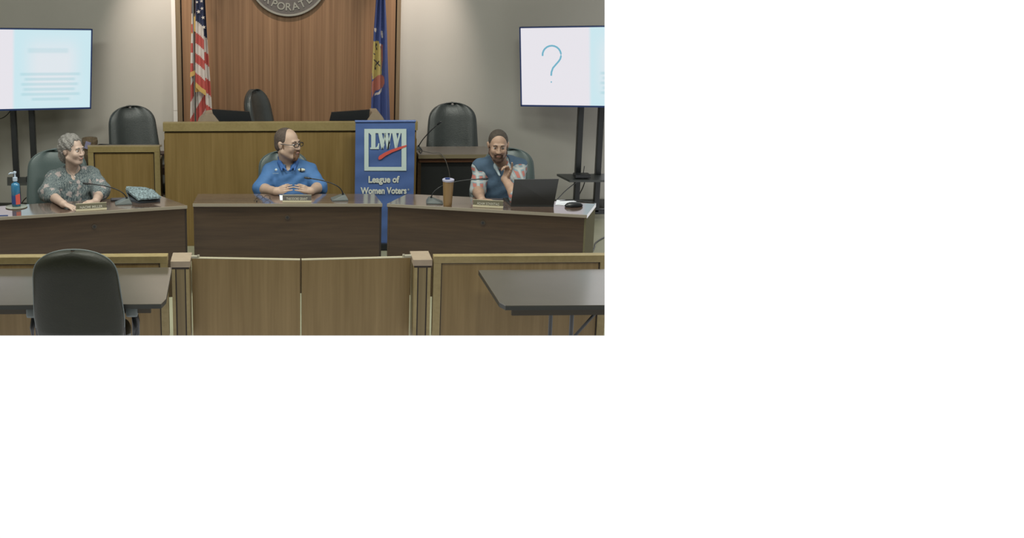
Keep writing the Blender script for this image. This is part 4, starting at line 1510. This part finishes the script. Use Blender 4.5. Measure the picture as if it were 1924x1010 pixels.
def add_hand(S, wrist, direction, back, thumb_side, curls, spread=.10, s=1.0, thumb=(.5, .35), thumb_curl=.3):
    """palm with five separate bent fingers; x = along the fingers, z = back of the hand, thumb_side = +1/-1 along y"""
    F = frame3(direction, back)
    w = np.array(wrist, float)
    P = lambda x, y, z: w + F @ (np.array([x, y, z]) * s)
    ys = [.028, .0095, -.0095, -.027]
    for y in ys:
        S.cap(P(.005, y * .55 * thumb_side, 0), P(.082 - abs(y) * .25, y * thumb_side, .002), .0135 * s, .0105 * s, k=.010)
    L = [(.040, .024, .019), (.045, .028, .020), (.041, .025, .019), (.032, .019, .017)]
    for i, y in enumerate(ys):
        base = np.array([.084 - abs(y) * .25, y * thumb_side, .002])
        a_sp = spread * (y / .028) * thumb_side
        ang = 0
        p = base
        for j, l in enumerate(L[i]):
            ang += curls[i][j] if isinstance(curls[i], (list, tuple)) else curls[i]
            d_ = np.array([math.cos(ang) * math.cos(a_sp), math.cos(ang) * math.sin(a_sp), -math.sin(ang)])
            q_ = p + d_ * l
            S.cap(P(*p), P(*q_), (.0092 - j * .0008) * s, (.0086 - j * .0009) * s, k=.004)
            p = q_
    # thumb
    p = np.array([.018, .02 * thumb_side, -.004])
    ang = thumb[0]; dn = thumb[1]
    for j, l in enumerate((.042, .032, .026)):
        d_ = np.array([math.cos(ang) * math.cos(dn), math.sin(ang) * thumb_side * math.cos(dn), -math.sin(dn)])
        q_ = p + d_ * l
        S.cap(P(*p), P(*q_), (.0135 - j * .0018) * s, (.0115 - j * .0015) * s, k=.008)
        p = q_
        ang -= thumb_curl
    return P


def head_frame(c, yaw, pitch=0, roll=0, s=1.0):
    R = rotz(yaw) @ rotx(pitch) @ roty(roll)
    return np.array(c, float), R, s


def add_head(S, H, female=False, heavy=0.0):
    c, R, s = H
    P = lambda x, y, z: c + R @ (np.array([x, y, z]) * s)
    E = lambda x, y, z, a, b, d_, k=.012, op='u': S.ell(P(x, y, z), np.array([a, b, d_]) * s, R, k * s, op)
    E(0, .012, .035, .074, .094, .083)
    E(0, -.028, -.035, .058 + heavy * .012, .062, .078, .03)
    E(0, -.060, -.092, .027 + heavy * .008, .027, .022, .022)
    for q in (-1, 1):
        S.cap(P(q * (.052 + heavy * .01), .0, -.055), P(q * .022, -.056, -.092), .019 * s, .017 * s, k=.02 * s)
        E(q * .036, -.066, -.024, .024, .022, .024, .02)
        E(q * .032, -.100, .004, .017, .016, .013, .010, 's')
    S.cap(P(-.034, -.081, .026), P(.034, -.081, .026), .011 * s, k=.012 * s)
    S.cap(P(0, -.088, .012), P(0, -.106, -.026), .0075 * s, .0115 * s, k=.010 * s)
    for q in (-1, 1):
        E(q * .011, -.099, -.030, .009, .010, .008, .006)
        E(q * .076, .012, -.002, .008, .019, .030, .006)
        E(q * .083, .018, .008, .006, .012, .018, .004)
    E(0, -.089, -.053, .022, .009, .0055, .006)
    E(0, -.088, -.065, .019, .010, .0065, .006)
    return P


def add_face_parts(root, P, H, brow_m, s=1.0, lids=True, iris_shift=0):
    c, R, s = H
    for q in (-1, 1):
        ctr = P(q * .031, -.0775, .006)
        e = Sdf(.0025); e.ell(ctr, np.array([.0125, .012, .0070]) * s, R, .002)
        eb = e.build('eye', M_eyew, root)
        e = Sdf(.002); e.ell(P(q * .031 + iris_shift, -.0880, .006), np.array([.0062, .003, .0062]) * s, R, .001)
        e.build('iris', M_iris, eb)
        b = MB().tube([P(q * .014, -.0925, .026), P(q * .030, -.0925, .0315), P(q * .047, -.083, .026)], [.003 * s, .0042 * s, .002 * s], 8)
        b.build('eyebrow', brow_m, root, smooth=True)
    MB().tube([P(-.021, -.0925, -.0585), P(-.008, -.0985, -.0575), (P(.0, -.0985, -.0583)), P(.008, -.0985, -.0575), P(.021, -.0925, -.0585)], [.001, .0042 * s, .0045 * s, .0042 * s, .001], 8).build('lips', M_lip, root, smooth=True)


def person(name, label, J, skin, shirt_m, sleeve_end, hem_z, neck_r=.055, bulk=1.0, chest=(.18, .125, .2), belly=(.17, .15, .16), vest=None, breast=0):
    """J: joints in world coordinates. Returns root, body field and helpers"""
    base = (J['hip'][0], J['hip'][1], 0)
    root = thing(name, label, 'person', base)
    return root


def torso(S, J, g, chest, belly, kk=.04):
    sl, sr = np.array(J['sl']), np.array(J['sr'])
    m = (sl + sr) / 2
    hip = np.array(J['hip'])
    ch = m * .72 + hip * .28
    be = m * .30 + hip * .70
    S.ell(ch, np.array(chest) + g, None, kk)
    S.ell(be, np.array(belly) + g, None, .06)
    S.ell(hip, np.array([.17, .14, .12]) + g, None, .06)
    S.cap(sl, sr, .058 + g, k=kk)
    nk = np.array(J['neck'])
    for s_ in (sl, sr):
        S.cap(nk * .75 + s_ * .25 + np.array([0, 0, -.02]), s_, .036 + g, .05 + g, k=kk)


def legs(S, J, g):
    for k, f in (('kl', 'fl'), ('kr', 'fr')):
        hip = np.array(J['hip']) + np.array([(.09 if k == 'kr' else -.09), 0, -.02])
        kn, ft = np.array(J[k]), np.array(J[f])
        S.cap(hip, kn, .082 + g, .058 + g, k=.04)
        S.cap(kn, ft + np.array([0, .02, .09]), .055 + g, .038 + g, k=.02)


def build_person(label, J, H, skin, top_m, sleeve, female=False, heavy=0, chest=(.18, .125, .2), belly=(.17, .15, .16), arms=(.048, .042, .030), hands=(), neck_r=.056, cutneck=None, gsleeve=.012, top_name='shirt'):
    base = (J['hip'][0], J['hip'][1], 0)
    root = thing('person', label, 'person', base)
    # ---- skin: one continuous body
    S = Sdf(.0048)
    torso(S, J, -.012, chest, belly)
    legs(S, J, -.008)
    for k in ('l', 'r'):
        sh, el, wr = [np.array(J[q + k]) for q in ('s', 'e', 'w')]
        S.cap(sh, el, arms[0], arms[1], k=.03)
        S.cap(el, wr, arms[1], arms[2], k=.015)
        mid = el * .7 + wr * .3
        S.cap(el * .9 + wr * .1, mid, arms[1] * 1.06, arms[1] * .98, k=.02)
        S.ell(wr, (arms[2], arms[2], arms[2]), None, .015)
    P = add_head(S, H, female, heavy)
    nk = np.array(J['neck'])
    c, R, s = H
    S.cap(P(0, .018, -.055), nk + np.array([0, .0, -.04]), neck_r * s, neck_r * 1.08, k=.025)
    for h in hands:
        add_hand(S, **h)
    for f in ('fl', 'fr'):
        ft = np.array(J[f])
        S.cap(ft + np.array([0, .03, .05]), ft + np.array([0, -.13, .03]), .035, .028, k=.02)
    body = S.build('body', skin, root)
    add_face_parts(root, P, H, M_hairb if not female else M_hairg)
    # ---- clothes
    T = Sdf(.0055)
    torso(T, J, .008, chest, belly)
    for k in ('l', 'r'):
        sh, el, wr = [np.array(J[q + k]) for q in ('s', 'e', 'w')]
        e2 = sh + (el - sh) * min(sleeve, 1)
        T.cap(sh, e2, arms[0] + gsleeve, arms[1] + gsleeve + .01, k=.03)
        if sleeve > 1:
            T.cap(el, el + (wr - el) * (sleeve - 1), arms[1] + gsleeve + .008, arms[1] + gsleeve, k=.02)
    if cutneck:
        for pt, rr, kk_ in cutneck:
            T.ell(pt, rr, None, .008, 's')
    T.cut((0, 0, .50), (0, 0, -1))

    def wrinkle(g):
        x, y, z = g[..., 0], g[..., 1], g[..., 2]
        return (.0035 * np.sin(38 * z + 22 * x + 3 * np.sin(17 * x)) * np.sin(19 * x - 11 * z + 5 * y) + .002 * np.sin(70 * z - 45 * x)).astype(np.float32)
    top = T.build(top_name, top_m, root, disp=wrinkle)
    L = Sdf(.009)
    L.ell(np.array(J['hip']), (.185, .155, .12), None, .03)
    legs(L, J, .008)
    L.cut((0, 0, .60), (0, 0, 1))
    L.build('trousers', M_trouser, root)
    for f in ('fl', 'fr'):
        ft = np.array(J[f])
        Q_ = Sdf(.006)
        Q_.cap(ft + np.array([0, .03, .045]), ft + np.array([0, -.15, .035]), .045, .038, k=.02)
        Q_.cut(ft + np.array([0, 0, .0]), (0, 0, -1))
        Q_.build('shoe', M_shoe, root)
    return root, P, J


def W3(px, py, Y):
    return np.array(at(px, py, Y=Y))


# ---- man in the blue polo (middle)
Ym = 9.92
hc = W3(540.5, 270, Ym - .06)
J = dict(sl=W3(510, 322, Ym), sr=W3(579, 321, Ym), neck=W3(541, 301, Ym + .01), hip=np.array([at(545, 400, Y=Ym).x, Ym + .04, .56]),
         el=W3(491, 354, Ym - .12), er=W3(599, 351, Ym - .12))
J['wl'] = np.array([at(519, 365, Y=9.57).x, 9.57, .782])
J['wr'] = np.array([at(584, 365, Y=9.57).x, 9.57, .782])
hx = J['hip'][0]
J.update(kl=np.array([hx - .14, Ym - .38, .50]), kr=np.array([hx + .14, Ym - .38, .50]), fl=np.array([hx - .15, Ym - .36, .0]), fr=np.array([hx + .15, Ym - .36, .0]))
apex = np.array([at(551, 351, Y=9.52).x, 9.52, .845])
Hm = head_frame(hc, math.radians(52), 0, 0, 1.10)
dl = apex - J['wl']; dr = apex - J['wr']
hands = [dict(wrist=J['wl'], direction=dl / np.linalg.norm(dl), back=(-.6, -.8, .35), thumb_side=-1, curls=[(.05, .15, .1), (.05, .15, .1), (.12, .3, .2), (.35, .5, .3)], thumb=(.25, .1), spread=.12, s=.88),
         dict(wrist=J['wr'], direction=dr / np.linalg.norm(dr), back=(.6, -.8, .35), thumb_side=1, curls=[(.05, .15, .1), (.05, .15, .1), (.12, .3, .2), (.35, .5, .3)], thumb=(.25, .1), spread=.12, s=.88)]
nkp = np.array(J['neck'])
r1, P, _ = build_person('man with glasses and goatee in blue polo shirt behind the middle desk', J, Hm, M_skin, M_polo, 1.04, heavy=.9,
                        chest=(.20, .145, .2), belly=(.20, .18, .16), arms=(.052, .045, .032), hands=hands, neck_r=.062,
                        cutneck=[(nkp + np.array([0, -.055, .03]), (.060, .075, .06), 0), (nkp + np.array([0, -.12, -.02]), (.028, .05, .05), 0)], gsleeve=.018)
# collar, placket, chest badges
cl = Sdf(.004)
for q in (-1, 1):
    cl.cap(nkp + np.array([0, .075, .03]), nkp + np.array([q * .072, .01, .022]), .013, k=.010)
    cl.cap(nkp + np.array([q * .072, .01, .022]), nkp + np.array([q * .058, -.10, -.012]), .014, .013, k=.010)
    cl.cap(nkp + np.array([q * .058, -.10, -.012]), nkp + np.array([q * .018, -.150, -.050]), .013, .008, k=.010)
    cl.cap(nkp + np.array([q * .078, -.06, -.005]), nkp + np.array([q * .052, -.152, -.052]), .014, .007, k=.014)
cl.build('collar', M_polod, r1)


def chest_y(J, chest, x, z, g=.008):
    m = (np.array(J['sl']) + np.array(J['sr'])) / 2
    hip = np.array(J['hip'])
    best = 99
    for c_, r_ in ((m * .72 + hip * .28, np.array(chest) + g),):
        u = 1 - ((x - c_[0]) / r_[0]) ** 2 - ((z - c_[2]) / r_[2]) ** 2
        if u > 0:
            best = min(best, c_[1] - r_[1] * math.sqrt(u))
    return best


def patch(name, px, py, J, chest, w, h, m, root, Yg):
    p = W3(px, py, Yg)
    y = chest_y(J, chest, p[0], p[2]) - .012
    p = W3(px, py, y)
    mm = Sdf(.002)
    mm.ell(p, (w, .012, h), None, .001)
    return mm.build(name, m, root)


patch('chest_badge', 519, 319, J, (.20, .145, .2), .013, .012, mat('pale_badge', (.5, .58, .62), .6), r1, 9.78)
MB().box(W3(518, 325.5, 9.765), (.05, .004, .006), rz=.1).build('badge_lettering', mat('pale_blue_print', (.2, .32, .5), .6), r1)
patch('name_badge', 566, 319, J, (.20, .145, .2), .034, .014, mat('cream_badge', (.55, .55, .45), .6), r1, 9.78)
patch('name_badge_mark', 565, 319, J, (.20, .145, .2), .010, .017, M_black, r1, 9.775)
patch('button', 543.5, 318.5, J, (.20, .145, .2), .006, .006, M_eyew, r1, 9.77)
# hair: sides and back, receding on top
c, R, s = Hm
hr = Sdf(.004)
hr.ell(P(0, .020, .037), np.array([.0785, .094, .085]) * s, R, .01)
hr.ell(P(0, .045, -.02), np.array([.070, .06, .055]) * s, R, .03)
hr.ell(P(0, -.062, .02), np.array([.066, .085, .115]) * s, R, .012, 's')
hr.cut(P(0, 0, -.045), R @ np.array([0, -.25, -1]))
hr.ell(P(.08, -.02, -.035), np.array([.03, .045, .05]) * s, R, .01, 's')
hr.ell(P(-.08, -.02, -.035), np.array([.03, .045, .05]) * s, R, .01, 's')
hr.build('hair', M_hairb, r1)
bd = Sdf(.0035)
bd.ell(P(0, -.067, -.098), np.array([.029, .026, .030]) * s, R, .01)
for q in (-1, 1):
    bd.cap(P(q * .027, -.086, -.048), P(q * .026, -.082, -.09), .0065 * s, .009 * s, k=.01)
bd.cap(P(-.026, -.0925, -.045), P(.026, -.0925, -.045), .006 * s, k=.008)
bd.ell(P(0, -.100, -.060), np.array([.021, .02, .010]) * s, R, .004, 's')
bd.build('goatee', M_beard, r1)
sb_ = Sdf(.004)
for q in (-1, 1):
    sb_.cap(P(q * .0735, -.012, .0), P(q * .062, -.018, -.045), .006 * s, .005 * s, k=.01)
sb_.build('sideburns', M_beard, r1)
# glasses
gl = MB()
gsp = []
for q in (-1, 1):
    ring = []
    for k in range(17):
        a_ = 2 * math.pi * k / 16
        xx = abs(math.cos(a_)) ** .7 * (1 if math.cos(a_) > 0 else -1); zz_ = abs(math.sin(a_)) ** .7 * (1 if math.sin(a_) > 0 else -1)
        ring.append(P(q * .032 + .023 * xx, -.112 + .006 * abs(q * .032 + .023 * xx) / .05, .004 + .014 * zz_))
    gl.tube(ring, .0032, 6, caps=False)
    gl.tube([P(q * .054, -.105, .010), P(q * .075, -.06, .010), P(q * .082, .012, .012)], .0032, 6)
gl.tube([P(-.01, -.113, .008), P(.01, -.113, .008)], .003, 6)
gl.build('glasses', M_black, r1)

# ---- woman in the patterned blouse (left)
Yw = 9.66
hc = W3(136, 282, Yw - .06)
Hw = head_frame(hc, math.radians(58), 0, 0, 1.0)
J = dict(sl=W3(103, 337, Yw), sr=W3(171, 330, Yw + .03), neck=W3(137, 313, Yw), hip=np.array([at(140, 400, Y=Yw).x, Yw + .05, .56]),
         el=W3(91, 369, Yw - .14), er=W3(190, 366, Yw - .10))
J['el'][2] = .79; J['er'][2] = .80
J['wl'] = np.array(at(119, 383, Z=.785)); J['wr'] = np.array(at(180, 378, Z=.782))
hx = J['hip'][0]
J.update(kl=np.array([hx - .13, Yw - .36, .50]), kr=np.array([hx + .13, Yw - .36, .50]), fl=np.array([hx - .13, Yw - .30, .0]), fr=np.array([hx + .13, Yw - .30, .0]))
hd = np.array(at(134, 389, Z=.765)) - J['wl']
hands = [dict(wrist=J['wl'], direction=hd, back=(0, -.1, 1), thumb_side=1, curls=[(.15, .2, .15), (.12, .2, .15), (.12, .2, .15), (.15, .2, .15)], thumb=(.5, .15), spread=.22, s=.88),
         dict(wrist=J['wr'], direction=(-.8, -.15, -.06), back=(0, -.1, 1), thumb_side=-1, curls=[(.5, .6, .5)] * 4, thumb=(.3, .1), spread=.1, s=.85)]
nkp = np.array(J['neck'])
r2, P, _ = build_person('grey-haired woman in patterned grey blouse behind the left desk, looking right', J, Hw, M_skin2, M_blouse, 1.30, female=True, heavy=.5,
                        chest=(.19, .15, .19), belly=(.20, .18, .17), arms=(.056, .048, .028), hands=hands, neck_r=.052,
                        cutneck=[(nkp + np.array([0.01, -.07, .02]), (.078, .10, .07), 0), (nkp + np.array([.015, -.14, -.03]), (.055, .08, .075), 0), (nkp + np.array([.018, -.17, -.075]), (.025, .07, .085), 0)], gsleeve=.02, top_name='blouse')
c, R, s = Hw
def curly(g):
    return (.0045 * np.sin(g[..., 0] * 260) * np.sin(g[..., 1] * 240) * np.sin(g[..., 2] * 250) + .003 * np.sin(g[..., 0] * 110 + g[..., 2] * 90)).astype(np.float32)
hr = Sdf(.004)
hr.ell(P(0, .024, .045), np.array([.092, .100, .092]) * s, R, .02)
hr.ell(P(0, .062, -.01), np.array([.080, .062, .085]) * s, R, .03)
hr.ell(P(0, .075, -.065), np.array([.055, .04, .05]) * s, R, .03)
hr.ell(P(0, -.075, -.002), np.array([.068, .072, .092]) * s, R, .014, 's')
for q in (-1, 1):
    hr.ell(P(q * .085, -.012, -.045), np.array([.04, .045, .062]) * s, R, .012, 's')
hr.build('hair', M_hairg, r2, disp=curly)
# necklace pendant and pale front buttons
pn = W3(140.5, 332, 9.515)
nc = MB().tube([nkp + np.array([-.045, -.05, .01]), nkp + np.array([-.02, -.085, -.02]), pn, nkp + np.array([.04, -.09, -.02]), nkp + np.array([.055, -.05, .01])], .0018, 6)
nl = nc.build('necklace', M_chrome, r2)
MB().lathe([(.001, -.012), (.007, -.006), (.007, .002), (.001, .006)], pn, 10).build('pendant', M_eyew, nl)

# ---- man in the vest (right)
Yv = 9.74
hc = W3(936, 273, Yv - .10)
Hv = head_frame(hc, math.radians(-6), math.radians(8), math.radians(0), 1.03)
J = dict(sl=W3(903, 316, Yv), sr=W3(974, 314, Yv + .02), neck=W3(940, 303, Yv), hip=np.array([at(944, 400, Y=Yv).x, Yv + .06, .56]),
         el=W3(898, 358, Yv - .12), er=np.array(at(972, 374, Z=.795)))
J['wl'] = np.array(at(905, 376, Z=.785))
J['wr'] = W3(949, 336, 9.42)
hx = J['hip'][0]
J.update(kl=np.array([hx - .14, Yv - .38, .50]), kr=np.array([hx + .14, Yv - .38, .50]), fl=np.array([hx - .15, Yv - .32, .0]), fr=np.array([hx + .15, Yv - .32, .0]))
hands = [dict(wrist=J['wl'], direction=(.85, -.25, -.1), back=(0, -.1, 1), thumb_side=1, curls=[(.3, .3, .2)] * 4, thumb=(.4, .2), s=.95),
         dict(wrist=J['wr'], direction=(.30, -.02, 1), back=(.75, .6, -.1), thumb_side=1, curls=[(.25, .25, .2), (.9, .9, .5), (1.1, 1.0, .6), (1.2, 1.1, .6)], thumb=(.55, .4), thumb_curl=.2, s=1.0)]
nkp = np.array(J['neck'])
r3, P, Jv = build_person('bearded man in slate-blue vest over plaid shirt behind the laptop', J, Hv, M_skin3, M_plaid, .95, heavy=.2,
                         chest=(.175, .125, .2), belly=(.17, .14, .16), arms=(.050, .044, .030), hands=hands, neck_r=.056,
                         cutneck=[(nkp + np.array([0, -.06, .03]), (.05, .085, .075), 0), (nkp + np.array([.0, -.14, -.05]), (.026, .07, .07), 0)], gsleeve=.014)
vt = Sdf(.0055)
torso(vt, Jv, .022, (.175, .125, .2), (.17, .14, .16))
vt.ell(nkp + np.array([0, -.06, .03]), (.068, .10, .09), None, .008, 's')
vt.cap(nkp + np.array([.0, -.16, -.02]), nkp + np.array([.01, -.17, -.13]), .042, .004, k=.006, op='s')
for k, q in (('sl', -1), ('sr', 1)):
    vt.ell(np.array(Jv[k]) + np.array([q * .075, -.02, -.085]), (.056, .17, .12), None, .01, 's')
vt.cut((0, 0, .53), (0, 0, -1))
def wr2(g):
    x, y, z = g[..., 0], g[..., 1], g[..., 2]
    return (.004 * np.sin(30 * z + 26 * x + 2 * np.sin(14 * z)) * np.sin(16 * x - 9 * z) + .002 * np.sin(60 * z - 35 * x)).astype(np.float32)
vt.build('vest', M_vest, r3, disp=wr2)
cl = Sdf(.004)
for q in (-1, 1):
    cl.cap(nkp + np.array([0, .065, .02]), nkp + np.array([q * .066, .0, .012]), .013, k=.01)
    cl.cap(nkp + np.array([q * .066, .0, .012]), nkp + np.array([q * .055, -.10, -.03]), .014, .014, k=.01)
    cl.cap(nkp + np.array([q * .055, -.10, -.03]), nkp + np.array([q * .03, -.145, -.085]), .014, .009, k=.01)
cl.build('shirt_collar', mat('pale_blue_collar', (.33, .40, .44), .8), r3)
c, R, s = Hv
hr = Sdf(.004)
hr.ell(P(0, .018, .040), np.array([.0775, .096, .085]) * s, R, .01)
hr.ell(P(0, .045, -.02), np.array([.072, .06, .055]) * s, R, .03)
hr.ell(P(0, -.085, .012), np.array([.072, .075, .092]) * s, R, .012, 's')
for q in (-1, 1):
    hr.ell(P(q * .085, -.01, -.045), np.array([.03, .05, .055]) * s, R, .01, 's')
hr.build('hair', mat('dark_brown_hair', (.05, .04, .032), .85, bump=.5, bscale=200, var=.3, vscale=60), r3)
bd = Sdf(.0035)
bd.ell(P(0, -.066, -.098), np.array([.036, .030, .030]) * s, R, .012)
for q in (-1, 1):
    bd.cap(P(q * .066, -.008, -.03), P(q * .060, -.012, -.06), .008 * s, .013 * s, k=.012)
    bd.cap(P(q * .060, -.012, -.06), P(q * .026, -.060, -.095), .014 * s, .018 * s, k=.012)
    bd.cap(P(q * .028, -.088, -.046), P(q * .03, -.078, -.085), .007 * s, .012 * s, k=.012)
bd.cap(P(-.028, -.0945, -.043), P(.028, -.0945, -.043), .0065 * s, k=.008)
bd.ell(P(0, -.102, -.059), np.array([.022, .02, .0095]) * s, R, .004, 's')
bd.build('beard', M_beard2, r3)


GROUPS = {'office_chair': 'swivel office chairs around the room', 'panel_desk': 'dark walnut desks in a shallow arc', 'name_plate': 'name plates on the desks',
          'gooseneck_microphone': 'gooseneck microphones', 'television': 'televisions on stands', 'television_stand': 'television stands',
          'rail_post': 'oak posts beside the gates', 'swing_gate': 'swing gate leaves', 'low_partition': 'oak partition sections', 'folding_table': 'folding tables in the foreground',
          'monitor': 'monitors behind the bench rail'}
for o in COL.objects:
    if o.parent is None and o.name.split('.')[0] in GROUPS:
        o['group'] = GROUPS[o.name.split('.')[0]]

# ------------------------------------------------------------------ the modelled part of the room ends where the photograph's view ends
bpy.context.view_layer.update()
edge_r = (CF + CR * ((1136 - 568) / FPX))
edge_b = (CF - CU * ((630 - 315) / FPX))
n_r = edge_r.cross(CU).normalized()
n_r = n_r if n_r.dot(CR) > 0 else -n_r
n_b = CR.cross(edge_b).normalized()
n_b = n_b if n_b.dot(-CU) > 0 else -n_b
KEEP = {'ceiling', 'wall_left', 'wall_front', 'wall_right_blocker', FLOOR_BLOCKER.name}
for o in [x for x in COL.objects if x.type == 'MESH' and x.name not in KEEP]:
    mw = o.matrix_world
    cs_ = [mw @ Vector(c) for c in o.bound_box]
    for n_ in (n_r, n_b):
        if max((c - CAM).dot(n_) for c in cs_) <= 0:
            continue
        if o.data.users > 1:
            o.data = o.data.copy()
        inv = mw.inverted()
        co = inv @ CAM
        no = (mw.to_3x3().transposed() @ n_).normalized()
        bm = bmesh.new()
        bm.from_mesh(o.data)
        g_ = bmesh.ops.bisect_plane(bm, geom=bm.verts[:] + bm.edges[:] + bm.faces[:], plane_co=co, plane_no=no, clear_outer=True)
        ed = [e for e in g_['geom_cut'] if isinstance(e, bmesh.types.BMEdge) and e.is_valid and e.is_boundary]
        if ed:
            try:
                bmesh.ops.holes_fill(bm, edges=ed, sides=0)
            except Exception:
                pass
        bm.to_mesh(o.data)
        bm.free()
for o in [x for x in COL.objects if x.type == 'MESH']:
    if len(o.data.polygons) == 0:
        bpy.data.objects.remove(o)
for o in [x for x in COL.objects if x.type == 'EMPTY' and not x.children]:
    bpy.data.objects.remove(o)
